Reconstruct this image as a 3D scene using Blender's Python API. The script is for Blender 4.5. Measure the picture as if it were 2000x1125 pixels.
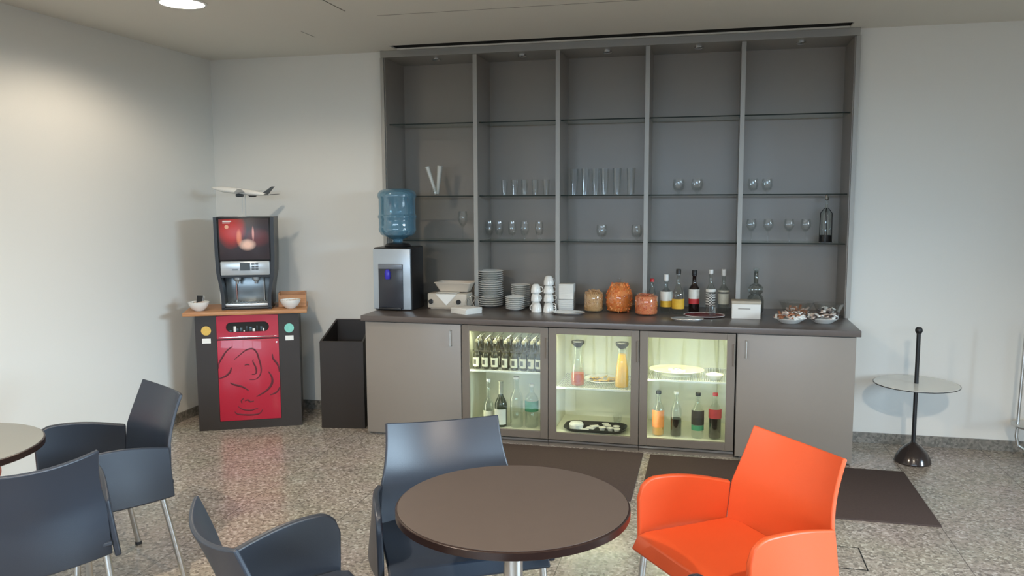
import bpy, bmesh, math, random
from mathutils import Vector, Matrix, Euler
for o in list(bpy.data.objects): bpy.data.objects.remove(o)
S = bpy.context.scene
COL = S.collection
rnd = random.Random(7)
R = math.radians

# ------------------------------------------------------------ camera
FPX = 1598.1
cd = bpy.data.cameras.new('camera'); cam = bpy.data.objects.new('camera', cd); COL.objects.link(cam)
cd.sensor_fit = 'HORIZONTAL'; cd.sensor_width = 36.0; cd.lens = 36.0*FPX/2000; cd.clip_start = .05; cd.clip_end = 200
yaw, pitch, roll = .2373, .1078, -.0039
Fv = Vector((-math.sin(yaw)*math.cos(pitch), math.cos(yaw)*math.cos(pitch), -math.sin(pitch)))
Rv = Vector((math.cos(yaw), math.sin(yaw), 0)); Uv = Rv.cross(Fv)
R2 = Rv*math.cos(roll)+Uv*math.sin(roll); U2 = Uv*math.cos(roll)-Rv*math.sin(roll)
mw = Matrix((R2, U2, -Fv)).transposed().to_4x4(); mw.translation = Vector((1.626, -5.8274, 1.6494))
cam.matrix_world = mw
S.camera = cam
S.view_settings.view_transform = 'Standard'; S.view_settings.look = 'None'; S.view_settings.gamma = 1
S.view_settings.exposure = -0.4; S.view_settings.use_curve_mapping = False

# ------------------------------------------------------------ world and lights
W = bpy.data.worlds.new('world'); S.world = W; W.use_nodes = True
W.node_tree.nodes['Background'].inputs[0].default_value = (.62, .78, 1, 1)
W.node_tree.nodes['Background'].inputs[1].default_value = .9
def area(name, loc, rot, sx, sy, power, color):
    l = bpy.data.lights.new(name, 'AREA'); l.shape = 'RECTANGLE'; l.size = sx; l.size_y = sy; l.energy = power; l.color = color
    o = bpy.data.objects.new(name, l); o.location = loc; o.rotation_euler = rot; COL.objects.link(o); return o
def spot(name, loc, power, color, ang=130, blend=.5, rad=.09, rot=(0, 0, 0)):
    l = bpy.data.lights.new(name, 'SPOT'); l.energy = power; l.color = color; l.spot_size = R(ang); l.spot_blend = blend; l.shadow_soft_size = rad
    o = bpy.data.objects.new(name, l); o.location = loc; o.rotation_euler = rot; COL.objects.link(o); return o
CH = 2.7412
# daylight through the rear windows and the windows in the right wall
area('daylight_rear', (1.6, -14.0, 3.0), (R(84), 0, 0), 10, 1.6, 1150, (.60, .80, 1))
area('daylight_right', (10.5, -4.8, 3.0), (R(84), 0, R(90)), 5.5, 1.6, 2300, (.62, .83, 1))
WARM = (1, .84, .66)
DOWN = [(-1.25, -1.70), (-.2, -4.4), (2.6, -5.1), (-1.25, -7.0), (1.5, -7.2), (4.4, -4.3)]
DPOW = [70, 330, 480, 15, 15, 10]

# ------------------------------------------------------------ materials
def srgb(r, g, b):
    f = lambda c: (c/255/12.92 if c/255 <= .04045 else ((c/255+.055)/1.055)**2.4)
    return (f(r), f(g), f(b), 1)
MATS = {}
def mat(name, col, rough=.5, metal=0, spec=.5, bump=0, bscale=200, var=0, vscale=8, emit=None, estr=0, coat=0):
    if name in MATS: return MATS[name]
    m = bpy.data.materials.new(name); m.use_nodes = True; nt = m.node_tree; b = nt.nodes['Principled BSDF']
    b.inputs['Base Color'].default_value = col; b.inputs['Roughness'].default_value = rough; b.inputs['Metallic'].default_value = metal
    b.inputs['Specular IOR Level'].default_value = spec; b.inputs['Coat Weight'].default_value = coat
    if emit: b.inputs['Emission Color'].default_value = emit; b.inputs['Emission Strength'].default_value = estr
    tc = nt.nodes.new('ShaderNodeTexCoord')
    if bump:
        n = nt.nodes.new('ShaderNodeTexNoise'); n.inputs['Scale'].default_value = bscale; n.inputs['Detail'].default_value = 3
        nt.links.new(tc.outputs['Object'], n.inputs['Vector'])
        bp = nt.nodes.new('ShaderNodeBump'); bp.inputs['Strength'].default_value = bump; bp.inputs['Distance'].default_value = .002
        nt.links.new(n.outputs['Fac'], bp.inputs['Height']); nt.links.new(bp.outputs['Normal'], b.inputs['Normal'])
    if var:
        n = nt.nodes.new('ShaderNodeTexNoise'); n.inputs['Scale'].default_value = vscale; n.inputs['Detail'].default_value = 4
        nt.links.new(tc.outputs['Object'], n.inputs['Vector'])
        mx = nt.nodes.new('ShaderNodeMix'); mx.data_type = 'RGBA'
        mx.inputs['A'].default_value = tuple(c*(1-var) for c in col[:3])+(1,); mx.inputs['B'].default_value = tuple(min(1, c*(1+var)) for c in col[:3])+(1,)
        nt.links.new(n.outputs['Fac'], mx.inputs['Factor']); nt.links.new(mx.outputs['Result'], b.inputs['Base Color'])
    MATS[name] = m; return m
def glassmat(name, tint=(.93, .96, .95, 1), base=.06, edge=.55, rough=.02, diff=None, dfac=0):
    """clear thin-walled glass: tinted see-through with a fresnel gloss"""
    m = bpy.data.materials.new(name); m.use_nodes = True; nt = m.node_tree; nt.nodes.clear(); N = nt.nodes.new; L = nt.links.new
    out = N('ShaderNodeOutputMaterial'); tr = N('ShaderNodeBsdfTransparent'); tr.inputs[0].default_value = tint
    gl = N('ShaderNodeBsdfGlossy'); gl.inputs['Roughness'].default_value = rough; gl.inputs[0].default_value = (1, 1, 1, 1)
    lw = N('ShaderNodeLayerWeight'); lw.inputs['Blend'].default_value = .35
    mr = N('ShaderNodeMapRange'); mr.inputs['To Min'].default_value = base; mr.inputs['To Max'].default_value = edge
    L(lw.outputs['Facing'], mr.inputs['Value']); mx = N('ShaderNodeMixShader'); L(mr.outputs[0], mx.inputs[0])
    src = tr.outputs[0]
    if diff:
        d = N('ShaderNodeBsdfDiffuse'); d.inputs[0].default_value = diff; m2 = N('ShaderNodeMixShader'); m2.inputs[0].default_value = dfac
        L(tr.outputs[0], m2.inputs[1]); L(d.outputs[0], m2.inputs[2]); src = m2.outputs[0]
    L(src, mx.inputs[1]); L(gl.outputs[0], mx.inputs[2]); L(mx.outputs[0], out.inputs[0]); MATS[name] = m; return m

M_wall = mat('white_wall_paint', (.74, .74, .70, 1), .9, bump=.12, bscale=120, spec=.2)
M_ceil = mat('ceiling_paint', (.68, .67, .61, 1), .9, spec=.2)
M_dark = mat('dark_void', (.012, .012, .010, 1), .8)
M_joint = mat('ceiling_joint', (.14, .14, .12, 1), .9)
M_lam = mat('grey_laminate', srgb(136, 128, 119), .38, var=.03)
M_lamtop = mat('worktop_laminate', srgb(94, 86, 82), .3, var=.08, vscale=30)
M_back = mat('shelf_back_laminate', srgb(144, 138, 130), .30, spec=.6, var=.03)
M_alu = mat('brushed_aluminium_grey', srgb(158, 156, 150), .4, metal=.35)
M_frame = mat('fridge_frame_grey', srgb(120, 110, 99), .4, metal=.3)
M_chrome = mat('chrome', (.75, .75, .74, 1), .12, metal=1)
M_tray = mat('tray_silver', (.86, .86, .84, 1), .3, metal=.8, bump=.6, bscale=30)
M_steel = mat('satin_steel', (.62, .62, .60, 1), .32, metal=1)
M_liner = mat('fridge_liner', (.80, .80, .66, 1), .5)
M_white = mat('white_china', (.80, .80, .76, 1), .2, coat=.3)
M_paper = mat('white_paper', (.80, .79, .74, 1), .85)
M_black = mat('black_laminate', srgb(42, 34, 28), .45, var=.1)
M_blackp = mat('black_plastic', (.012, .012, .013, 1), .35)
M_red = mat('red_panel', srgb(174, 28, 52), .35, coat=.2)
M_redline = mat('dark_red_line', srgb(84, 14, 26), .5)
M_blue = mat('dark_blue_plastic', srgb(46, 53, 64), .36, bump=.15, bscale=600)
M_orange = mat('orange_plastic', srgb(212, 86, 44), .42, bump=.15, bscale=600)
M_table = mat('dark_brown_tabletop', srgb(88, 78, 72), .38, var=.05, vscale=20)
M_tedge = mat('tabletop_edge', srgb(40, 26, 22), .3)
M_ltable = mat('pale_grey_tabletop', srgb(138, 140, 135), .35)
M_mat = mat('dark_carpet_mat', srgb(80, 68, 64), .95, bump=.8, bscale=400, var=.15, vscale=90, spec=.1)
M_wglass = glassmat('window_pane_glass', (.92, .95, .93, 1), .03, .35)
M_shelf = glassmat('shelf_glass', (.93, .95, .94, 1), .02, .14, .05)
M_shelfedge = mat('shelf_glass_edge', srgb(52, 58, 55), .7, spec=.1)
M_glass = glassmat('drinking_glass', (.965, .975, .975, 1), .03, .30, .05)
M_bottle = glassmat('clear_bottle_glass', (.90, .94, .93, 1), .05, .55, .05)
M_jug = glassmat('blue_jug_plastic', (.52, .72, .80, 1), .06, .45, .08, srgb(108, 156, 180), .5)
M_wood = None
def woodmat(name, c1, c2):
    m = bpy.data.materials.new(name); m.use_nodes = True; nt = m.node_tree; b = nt.nodes['Principled BSDF']; N = nt.nodes.new; L = nt.links.new
    tc = N('ShaderNodeTexCoord'); mp = N('ShaderNodeMapping'); mp.inputs['Scale'].default_value = (2, 30, 30); n = N('ShaderNodeTexNoise'); n.inputs['Scale'].default_value = 3; n.inputs['Detail'].default_value = 5
    L(tc.outputs['Object'], mp.inputs[0]); L(mp.outputs[0], n.inputs['Vector']); cr = N('ShaderNodeValToRGB'); cr.color_ramp.elements[0].color = c1; cr.color_ramp.elements[1].color = c2
    cr.color_ramp.elements[0].position = .3; cr.color_ramp.elements[1].position = .7
    L(n.outputs['Fac'], cr.inputs[0]); L(cr.outputs[0], b.inputs['Base Color']); b.inputs['Roughness'].default_value = .4; MATS[name] = m; return m
M_wood = woodmat('beech_wood', srgb(170, 116, 74), srgb(196, 144, 98))
def floormat():
    m = bpy.data.materials.new('speckled_stone_floor'); m.use_nodes = True; nt = m.node_tree; b = nt.nodes['Principled BSDF']; N = nt.nodes.new; L = nt.links.new
    tc = N('ShaderNodeTexCoord')
    v = N('ShaderNodeTexVoronoi'); v.inputs['Scale'].default_value = 85; L(tc.outputs['Object'], v.inputs['Vector'])
    sep = N('ShaderNodeSeparateColor'); L(v.outputs['Color'], sep.inputs[0])
    cr = N('ShaderNodeValToRGB'); e = cr.color_ramp.elements; cr.color_ramp.interpolation = 'LINEAR'
    e[0].position = 0; e[0].color = srgb(122, 110, 97); e[1].position = 1; e[1].color = srgb(214, 203, 188)
    a = e.new(.22); a.color = srgb(148, 135, 119); a = e.new(.5); a.color = srgb(171, 158, 141); a = e.new(.8); a.color = srgb(181, 168, 150)
    L(sep.outputs[0], cr.inputs[0])
    n = N('ShaderNodeTexNoise'); n.inputs['Scale'].default_value = 2.2; L(tc.outputs['Object'], n.inputs['Vector'])
    mx = N('ShaderNodeMix'); mx.data_type = 'RGBA'; mx.blend_type = 'MULTIPLY'; mx.inputs['Factor'].default_value = .25
    L(cr.outputs[0], mx.inputs['A']); L(n.outputs['Color'], mx.inputs['B'])
    hs = N('ShaderNodeHueSaturation'); hs.inputs['Saturation'].default_value = .75; L(mx.outputs['Result'], hs.inputs['Color'])
    # thin joints of 0.6 m slabs
    br = N('ShaderNodeTexBrick'); br.offset = 0; br.inputs['Scale'].default_value = 1; br.inputs['Brick Width'].default_value = .6; br.inputs['Row Height'].default_value = .6
    br.inputs['Mortar Size'].default_value = .0022; br.inputs['Mortar Smooth'].default_value = .2
    mp = N('ShaderNodeMapping'); mp.inputs['Location'].default_value = (.21, .14, 0); L(tc.outputs['Object'], mp.inputs[0]); L(mp.outputs[0], br.inputs['Vector'])
    m2 = N('ShaderNodeMix'); m2.data_type = 'RGBA'; L(br.outputs['Fac'], m2.inputs['Factor']); L(hs.outputs['Color'], m2.inputs['A']); m2.inputs['B'].default_value = srgb(98, 90, 82)
    L(m2.outputs['Result'], b.inputs['Base Color']); b.inputs['Roughness'].default_value = .22; b.inputs['Specular IOR Level'].default_value = .5
    MATS['floor'] = m; return m
M_floor = floormat()
def stonemat(name, lo, hi, sc=60):
    m = bpy.data.materials.new(name); m.use_nodes = True; nt = m.node_tree; b = nt.nodes['Principled BSDF']; N = nt.nodes.new; L = nt.links.new
    tc = N('ShaderNodeTexCoord'); v = N('ShaderNodeTexVoronoi'); v.inputs['Scale'].default_value = sc; L(tc.outputs['Object'], v.inputs['Vector'])
    s = N('ShaderNodeSeparateColor'); L(v.outputs['Color'], s.inputs[0]); mx = N('ShaderNodeMix'); mx.data_type = 'RGBA'; mx.inputs['A'].default_value = lo; mx.inputs['B'].default_value = hi
    L(s.outputs[0], mx.inputs['Factor']); L(mx.outputs['Result'], b.inputs['Base Color']); b.inputs['Roughness'].default_value = .35; MATS[name] = m; return m
M_skirt = stonemat('grey_stone_skirting', srgb(96, 94, 88), srgb(142, 138, 130), 70)

# ------------------------------------------------------------ mesh helpers
def tag(o, label=None, cat=None, group=None, kind=None):
    if label: o['label'] = label
    if cat: o['category'] = cat
    if group: o['group'] = group
    if kind: o['kind'] = kind
    return o
def empty(name, loc, rz=0, label=None, cat=None, group=None):
    o = bpy.data.objects.new(name, None); o.empty_display_size = .05; o.location = loc; o.rotation_euler = (0, 0, rz); COL.objects.link(o)
    return tag(o, label, cat, group)
class MB:
    def __init__(s): s.v = []; s.f = []; s.mi = []; s.mats = []
    def midx(s, m):
        if m not in s.mats: s.mats.append(m)
        return s.mats.index(m)
    def add(s, vs, fs, m=None, T=None):
        k = len(s.v)
        s.v += [tuple(T @ Vector(p)) if T else tuple(p) for p in vs]
        i = s.midx(m) if m else 0
        for f in fs: s.f.append([k+j for j in f]); s.mi.append(i)
        return s
    def box(s, x0, x1, y0, y1, z0, z1, m=None, b=0, T=None):
        if b > 0:
            bm = bmesh.new(); bmesh.ops.create_cube(bm, size=1)
            for v in bm.verts: v.co = Vector(((x0+x1)/2+v.co.x*(x1-x0), (y0+y1)/2+v.co.y*(y1-y0), (z0+z1)/2+v.co.z*(z1-z0)))
            bmesh.ops.bevel(bm, geom=bm.edges[:], offset=b, segments=2, profile=.5, affect='EDGES')
            bm.verts.index_update(); s.add([v.co for v in bm.verts], [[v.index for v in f.verts] for f in bm.faces], m, T); bm.free(); return s
        vs = [(x, y, z) for x in (x0, x1) for y in (y0, y1) for z in (z0, z1)]
        return s.add(vs, [(0, 1, 3, 2), (4, 6, 7, 5), (0, 4, 5, 1), (2, 3, 7, 6), (0, 2, 6, 4), (1, 5, 7, 3)], m, T)
    def lathe(s, prof, seg=32, c=(0, 0, 0), m=None, T=None, closed=False):
        """prof: list of (r,z). closed: join last to first"""
        vs = []; fs = []; n = len(prof)
        for r, z in prof:
            for k in range(seg):
                a = 2*math.pi*k/seg; vs.append((c[0]+r*math.cos(a), c[1]+r*math.sin(a), c[2]+z))
        for i in range(n if closed else n-1):
            j = (i+1) % n
            for k in range(seg):
                l = (k+1) % seg; fs.append((i*seg+k, i*seg+l, j*seg+l, j*seg+k))
        if not closed:
            if prof[0][0] > 1e-6: fs.append(tuple(range(seg))[::-1])
            if prof[-1][0] > 1e-6: fs.append(tuple((n-1)*seg+k for k in range(seg)))
        return s.add(vs, fs, m, T)
    def tube(s, pts, r, seg=10, m=None, T=None, closed=False, flat=None):
        pts = [Vector(p) for p in pts]; n = len(pts); rs = r if isinstance(r, (list, tuple)) else [r]*n; vs = []; fs = []; up = None
        for i, p in enumerate(pts):
            a = pts[i-1] if (i > 0 or closed) else p; b = pts[(i+1) % n] if (i < n-1 or closed) else p
            t = (b-a).normalized()
            if up is None:
                up = Vector((0, 0, 1)) if abs(t.z) < .9 else Vector((1, 0, 0))
            side = t.cross(up).normalized(); up = side.cross(t).normalized()
            for k in range(seg):
                q = 2*math.pi*k/seg; vs.append(p+side*math.cos(q)*rs[i]+up*math.sin(q)*rs[i])
        for i in range(n if closed else n-1):
            j = (i+1) % n
            for k in range(seg):
                l = (k+1) % seg; fs.append((i*seg+k, i*seg+l, j*seg+l, j*seg+k))
        if not closed: fs.append(tuple(range(seg))[::-1]); fs.append(tuple((n-1)*seg+k for k in range(seg)))
        if flat is not None: vs = [Vector((v.x, flat[0]+(v.y-flat[0])*flat[1], v.z)) for v in vs]
        return s.add(vs, fs, m, T)
    def sheet(s, G, t, m=None, T=None):
        """G[i][j] grid of points -> thick sheet of thickness t"""
        n = len(G); k = len(G[0]); G = [[Vector(p) for p in row] for row in G]; N = []
        for i in range(n):
            row = []
            for j in range(k):
                a = G[min(i+1, n-1)][j]-G[max(i-1, 0)][j]; b = G[i][min(j+1, k-1)]-G[i][max(j-1, 0)]
                nn = a.cross(b); row.append(nn.normalized() if nn.length > 1e-12 else Vector((0, 0, 1)))
            N.append(row)
        vs = [G[i][j]+N[i][j]*t/2 for i in range(n) for j in range(k)]+[G[i][j]-N[i][j]*t/2 for i in range(n) for j in range(k)]
        o = n*k; fs = []
        for i in range(n-1):
            for j in range(k-1):
                a, b, c, d = i*k+j, i*k+j+1, (i+1)*k+j+1, (i+1)*k+j
                fs.append((a, d, c, b)); fs.append((o+a, o+b, o+c, o+d))
        for j in range(k-1):
            fs.append((j, j+1, o+j+1, o+j)); a = (n-1)*k+j; fs.append((a, o+a, o+a+1, a+1))
        for i in range(n-1):
            a = i*k; b = (i+1)*k; fs.append((a, o+a, o+b, b)); a += k-1; b += k-1; fs.append((a, b, o+b, o+a))
        return s.add(vs, fs, m, T)
    def build(s, name, m=None, parent=None, loc=None, rz=0, ang=35, bevel=0, seg=2, sub=0):
        me = bpy.data.meshes.new(name); me.from_pydata(s.v, [], s.f)
        mats = s.mats if s.mats else [m]
        for x in mats: me.materials.append(x)
        if s.mats:
            for p, i in zip(me.polygons, s.mi): p.material_index = i
        bm = bmesh.new(); bm.from_mesh(me); bmesh.ops.recalc_face_normals(bm, faces=bm.faces[:]); bm.to_mesh(me); bm.free()
        for p in me.polygons: p.use_smooth = True
        me.set_sharp_from_angle(angle=R(ang))
        o = bpy.data.objects.new(name, me); COL.objects.link(o)
        if parent: o.parent = parent
        if loc is not None: o.location = loc
        o.rotation_euler = (0, 0, rz)
        if bevel:
            b = o.modifiers.new('bevel', 'BEVEL'); b.width = bevel; b.segments = seg; b.limit_method = 'ANGLE'; b.angle_limit = R(50); b.harden_normals = False
        return o
def copy_tree(o, parent=None):
    c = o.copy(); COL.objects.link(c)
    if parent: c.parent = parent
    for ch in list(o.children): copy_tree(ch, c)
    return c
def struct(o): o['kind'] = 'structure'; return o

# ------------------------------------------------------------ room shell
LW = -2.2104; RX = 6.0; RY = -9.0
NX0, NX1, ND = -.765, 2.54, .37         # niche of the display shelving
struct(MB().box(LW-.1, RX+.1, RY-.1, .5, -.1, 0).build('floor', M_floor))
SX0, SX1, SY0, SY1 = -.63, 2.475, -.215, -.06
c = MB()
c.box(LW-.1, RX+.1, RY-.1, SY0, CH, CH+.2, M_ceil).box(LW-.1, SX0, SY0, .5, CH, CH+.2, M_ceil).box(SX1, RX+.1, SY0, .5, CH, CH+.2, M_ceil).box(SX0, SX1, SY1, .5, CH, CH+.2, M_ceil)
struct(c.build('ceiling'))
struct(MB().box(SX0-.02, SX1+.02, SY0-.02, SY1+.02, CH+.2, CH+.22, M_dark).box(SX0, SX1, SY0, SY0+.004, CH+.01, CH+.2, M_dark).box(SX0, SX1, SY1-.004, SY1, CH+.01, CH+.2, M_dark)
       .box(SX0, SX0+.004, SY0, SY1, CH+.01, CH+.2, M_dark).box(SX1-.004, SX1, SY0, SY1, CH+.01, CH+.2, M_dark).build('trim_1'))
struct(MB().box(LW-.1, LW, RY, .1, 0, CH).build('wall_left', M_wall))
struct(MB().box(LW, NX0, 0, .1, 0, CH).box(NX1, RX, 0, .1, 0, CH).box(NX0, NX1, 0, .1, 0, .80).build('wall_back', M_wall))
# right wall and rear wall with window openings
def wallwin(name, fixed, lo, hi, w0, w1, z0, z1, axis):
    b = MB()
    for a0, a1, q0, q1 in ((lo, hi, 0, z0), (lo, hi, z1, CH), (lo, w0, z0, z1), (w1, hi, z0, z1)):
        if axis == 'x': b.box(fixed, fixed+.1, a0, a1, q0, q1)
        else: b.box(a0, a1, fixed-.1, fixed, q0, q1)
    struct(b.build(name, M_wall))
wallwin('wall_right', RX, RY, 0, -6.0, -2.6, .5, 2.4, 'x')
wallwin('wall_rear', RY, LW, RX, -1.7, 4.9, .6, 2.5, 'y')
w = MB()
for k in range(4): x = RX+.03; y = -6.0+k*3.4/3; w.box(x, x+.05, y-.03, y+.03, .5, 2.4)
w.box(RX+.03, RX+.08, -6.0, -2.6, .5, .56).box(RX+.03, RX+.08, -6.0, -2.6, 2.34, 2.4)
struct(w.build('window_1', M_frame))
w = MB()
for k in range(6): x = -1.7+k*6.6/5; w.box(x-.03, x+.03, RY-.08, RY-.03, .6, 2.5)
w.box(-1.7, 4.9, RY-.08, RY-.03, .6, .66).box(-1.7, 4.9, RY-.08, RY-.03, 2.44, 2.5)
struct(w.build('window_2', M_frame))
struct(MB().box(LW, LW+.012, RY, 0, 0, .07).build('baseboard_left', M_skirt))
struct(MB().box(LW, -.76, -.012, 0, 0, .07).box(2.54, RX, -.012, 0, 0, .07).build('baseboard_back', M_skirt))
# ceiling joints
struct(MB().box(-.33, 3.2, -1.135, -1.130, CH-.0008, CH+.001).build('trim_2', M_joint))
struct(MB().box(-.468, -.460, -2.4, -1.29, CH-.0008, CH+.001).build('trim_3', M_joint))
struct(MB().box(-.99, -.985, -.83, -.64, CH-.0008, CH+.001).build('trim_4', M_joint))
# floor box lid outline
fb = MB()
for a in ((2.215, 2.345, -1.828, -1.822), (2.339, 2.345, -2.07, -1.822), (2.215, 2.345, -2.07, -2.064), (2.215, 2.221, -2.07, -1.822)): fb.box(*a, .0, .0012, M_dark)
fb.box(2.221, 2.339, -2.064, -1.828, 0, .001, M_floor)
tag(fb.build('floor_socket_box'), 'flush square floor socket lid with a thin dark outline, right of the orange armchair', 'floor box')

# ceiling downlights
def downlight(x, y, power, label):
    t = empty('ceiling_downlight', (x, y, CH), 0, label, 'ceiling lamp', 'recessed ceiling downlights')
    MB().lathe([(.118, 0), (.132, 0), (.132, -.004), (.118, -.006)], 40, closed=True).build('rim', M_white, t)
    MB().lathe([(0, -.002), (.117, -.002), (.117, -.004), (0, -.004)], 40).build('diffuser', mat('lamp_diffuser', (1, 1, 1, 1), emit=(1, .93, .80, 1), estr=14), t)
    spot('downlight_light', (x, y, CH-.02), power, WARM, 158, .4, .05)
LAB = ['round glowing downlight at the top left of the ceiling', 'downlight in the ceiling above the armchairs', 'downlight in the ceiling to the right of the camera', 'rear left ceiling downlight', 'rear middle ceiling downlight', 'right hand ceiling downlight']
for (x, y), pw, lb in zip(DOWN, DPOW, LAB): downlight(x, y, pw, lb)

# ------------------------------------------------------------ built-in display shelving
ds = empty('display_shelving', (0, 0, .8517), 0, 'tall grey built-in shelving with glass shelves behind the counter, up to the ceiling', 'shelving')
ZB, ZT = .8518, CH-.002
def zz(b): return b
def part(b, name, m, parent=ds, **k): return b.build(name, m, parent, loc=(0, 0, -.8517) if parent is ds else None, **k)
part(MB().box(NX0+.001, NX1-.001, .352, .37, ZB, ZT), 'back_panel', M_back)
part(MB().box(NX0+.001, -.735, -.03, .351, ZB, 2.69), 'side_panel', M_back)
part(MB().box(2.51, NX1-.001, -.03, .351, ZB, 2.69), 'side_panel', M_back)
part(MB().box(NX0+.001, NX1-.001, -.05, .351, 2.691, ZT), 'header', M_alu)
DIV = [-.05, .56, 1.187, 1.822]
for x in DIV:
    d = part(MB().box(x-.013, x+.013, -.005, .351, ZB, 2.69), 'divider', M_back)
    MB().box(x-.015, x+.015, -.02, -.0055, ZB, 2.69).build('front_strip', M_alu, d)
for x0, x1 in ((NX0-.004, -.742), (2.517, NX1+.006)):
    part(MB().box(x0, x1, -.045, -.031, ZB, 2.69), 'front_strip', M_alu)
EDG = [-.735]+DIV+[2.51]
for i in range(5):
    a = EDG[i]+(.0135 if i else .0005); b = EDG[i+1]-(.0135 if i < 4 else .0005)
    for z in (2.215, 1.68, 1.347):
        s_ = MB().box(a, b, .036, .350, z-.008, z, M_shelf).box(a, b, .032, .0355, z-.008, z, M_shelfedge)
        part(s_, 'glass_shelf', None)
    p = part(MB().lathe([(.032, 0), (.032, -.008), (.024, -.014), (0, -.014)], 20, c=((a+b)/2+.02, .1, 2.69)), 'puck_light', M_chrome)

# ------------------------------------------------------------ counter
FY = -.572; H = .8517
wt = MB().box(-.725, 2.528, -.595, -.0005, H-.038, H, b=.003).box(NX0+.003, NX1-.003, -.0005, .368, H-.038, H)
tag(wt.build('worktop', M_lamtop), 'long dark grey worktop running over the cabinets and lit fridges', 'worktop')
def cabinet(x0, x1, hx, label):
    t = empty('base_cabinet', ((x0+x1)/2, FY, 0), 0, label, 'cabinet', 'plain grey base cabinets at the ends of the counter')
    w = (x1-x0)/2
    MB().box(-w, w, .02, .56, .012, H-.04).box(-w+.03, w-.03, .04, .5, 0, .012).build('body', M_lam, t)
    d = MB().box(-w+.003, w-.003, 0, .0185, .02, H-.046, b=.001).build('door', M_lam, t)
    hh = MB().tube([(hx, -.001, .765), (hx, -.028, .765), (hx, -.028, .66), (hx, -.001, .66)], .005, 8).build('handle', M_steel, d)
    return t
cabinet(-.7034, -.002, .28, 'wide grey base cabinet at the left end of the counter, under the water cooler')
cabinet(1.806, 2.5075, -.295, 'wide grey base cabinet at the right end of the counter, beside the side table')
FRZ = [(.60, .495), (.60, .402), (.60, .487)]
def fridge(i, zs, label, xs):
    x0 = .6*i+.002; w = .596
    t = empty('glass_door_fridge', (x0, FY, 0), 0, label, 'fridge', 'under-counter fridges with lit glass doors')
    z0, z1 = .05, .80; T_ = .022
    b = MB()
    b.box(0, T_, .022, .56, z0, z1, M_liner).box(w-T_, w, .022, .56, z0, z1, M_liner).box(T_, w-T_, .022, .56, z0, z0+.035, M_liner).box(T_, w-T_, .022, .56, z1-.025, z1, M_liner).box(T_, w-T_, .53, .56, z0+.035, z1-.025, M_liner)
    b.box(.0, w, .025, .5, .0, .048, M_frame)
    b.build('body', None, t)
    # inner relief panel
    MB().box(.10, w-.10, .522, .5295, .12, .76, b=.002).build('rear_duct', M_liner, t)
    f = MB(); f.box(0, .052, 0, .02, z0, z1+.006).box(w-.052, w, 0, .02, z0, z1+.006).box(.052, w-.052, 0, .02, z0, z0+.05).box(.052, w-.052, 0, .02, z1-.035, z1+.006)
    d = f.build('door_frame', M_frame, t, bevel=.0015)
    MB().box(.053, w-.053, .008, .012, z0+.051, z1-.036).build('glass_pane', M_wglass, d)
    MB().tube([(w-.01, -.004, .74), (w-.01, -.004, .60)], .006, 8).build('handle', M_frame, d)
    MB().box(0, w, -.004, .02, .034, .046).build('plinth_strip', M_steel, t)
    # side rack strips
    for sx in (T_, w-T_-.012):
        r = MB().box(sx, sx+.012, .05, .06, .1, .74)
        for k in range(28): z = .11+k*.0225; r.box(sx, sx+.012, .06, .08, z, z+.010)
        r.build('shelf_rack', M_liner, t)
    sh = MB(); sh.box(T_+.013, w-T_-.013, .055, .063, zs-.012, zs).box(T_+.013, w-T_-.013, .50, .506, zs-.008, zs)
    for k in range(46): x = T_+.02+k*(w-2*T_-.04)/45; sh.box(x-.0013, x+.0013, .063, .50, zs-.005, zs-.001)
    for y in (.2, .36): sh.box(T_+.013, w-T_-.013, y, y+.004, zs-.008, zs-.005)
    sh.build('wire_shelf', M_white, t)
    # lamp tubes inside, behind the door frame
    MB().tube([(T_+.012, .032, .14), (T_+.012, .032, .75)], .006, 8).build('light_tube', mat('fridge_lamp', (1, 1, 1, 1), emit=(1, .98, .72, 1), estr=12), t)
    MB().tube([(.06, .032, z1-.032), (w-.06, .032, z1-.032)], .005, 8).build('light_tube', MATS['fridge_lamp'], t)
    area('fridge_light', (x0+w/2, FY+.075, z1-.03), (R(-18), 0, 0), .46, .03, 3.0, (1, .97, .66))
    area('fridge_light', (x0+T_+.03, FY+.06, .35), (R(90), 0, R(-60)), .03, .4, .25, (1, .97, .74))
    return t
fridge(0, .488, 'glass-door fridge holding beer bottles, leftmost of the three lit fridges', 0)
fridge(1, .398, 'glass-door fridge holding juice carafes and a black tray, middle of the three lit fridges', 0)
fridge(2, .480, 'glass-door fridge holding a white platter and soft drink bottles, rightmost of the three lit fridges', 0)
FL = .0855

# ---- mats
tag(MB().box(-.12, 1.236, -1.46, -.60, 0, .009, b=.002).build('floor_mat', M_mat), 'dark floor mat in front of the left fridges, partly under the round table', 'mat', 'dark floor mats')
tag(MB().box(1.282, 2.792, -1.47, -.62, 0, .009, b=.002).build('floor_mat', M_mat), 'dark floor mat reaching past the right end of the counter, behind the orange chair', 'mat', 'dark floor mats')

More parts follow.
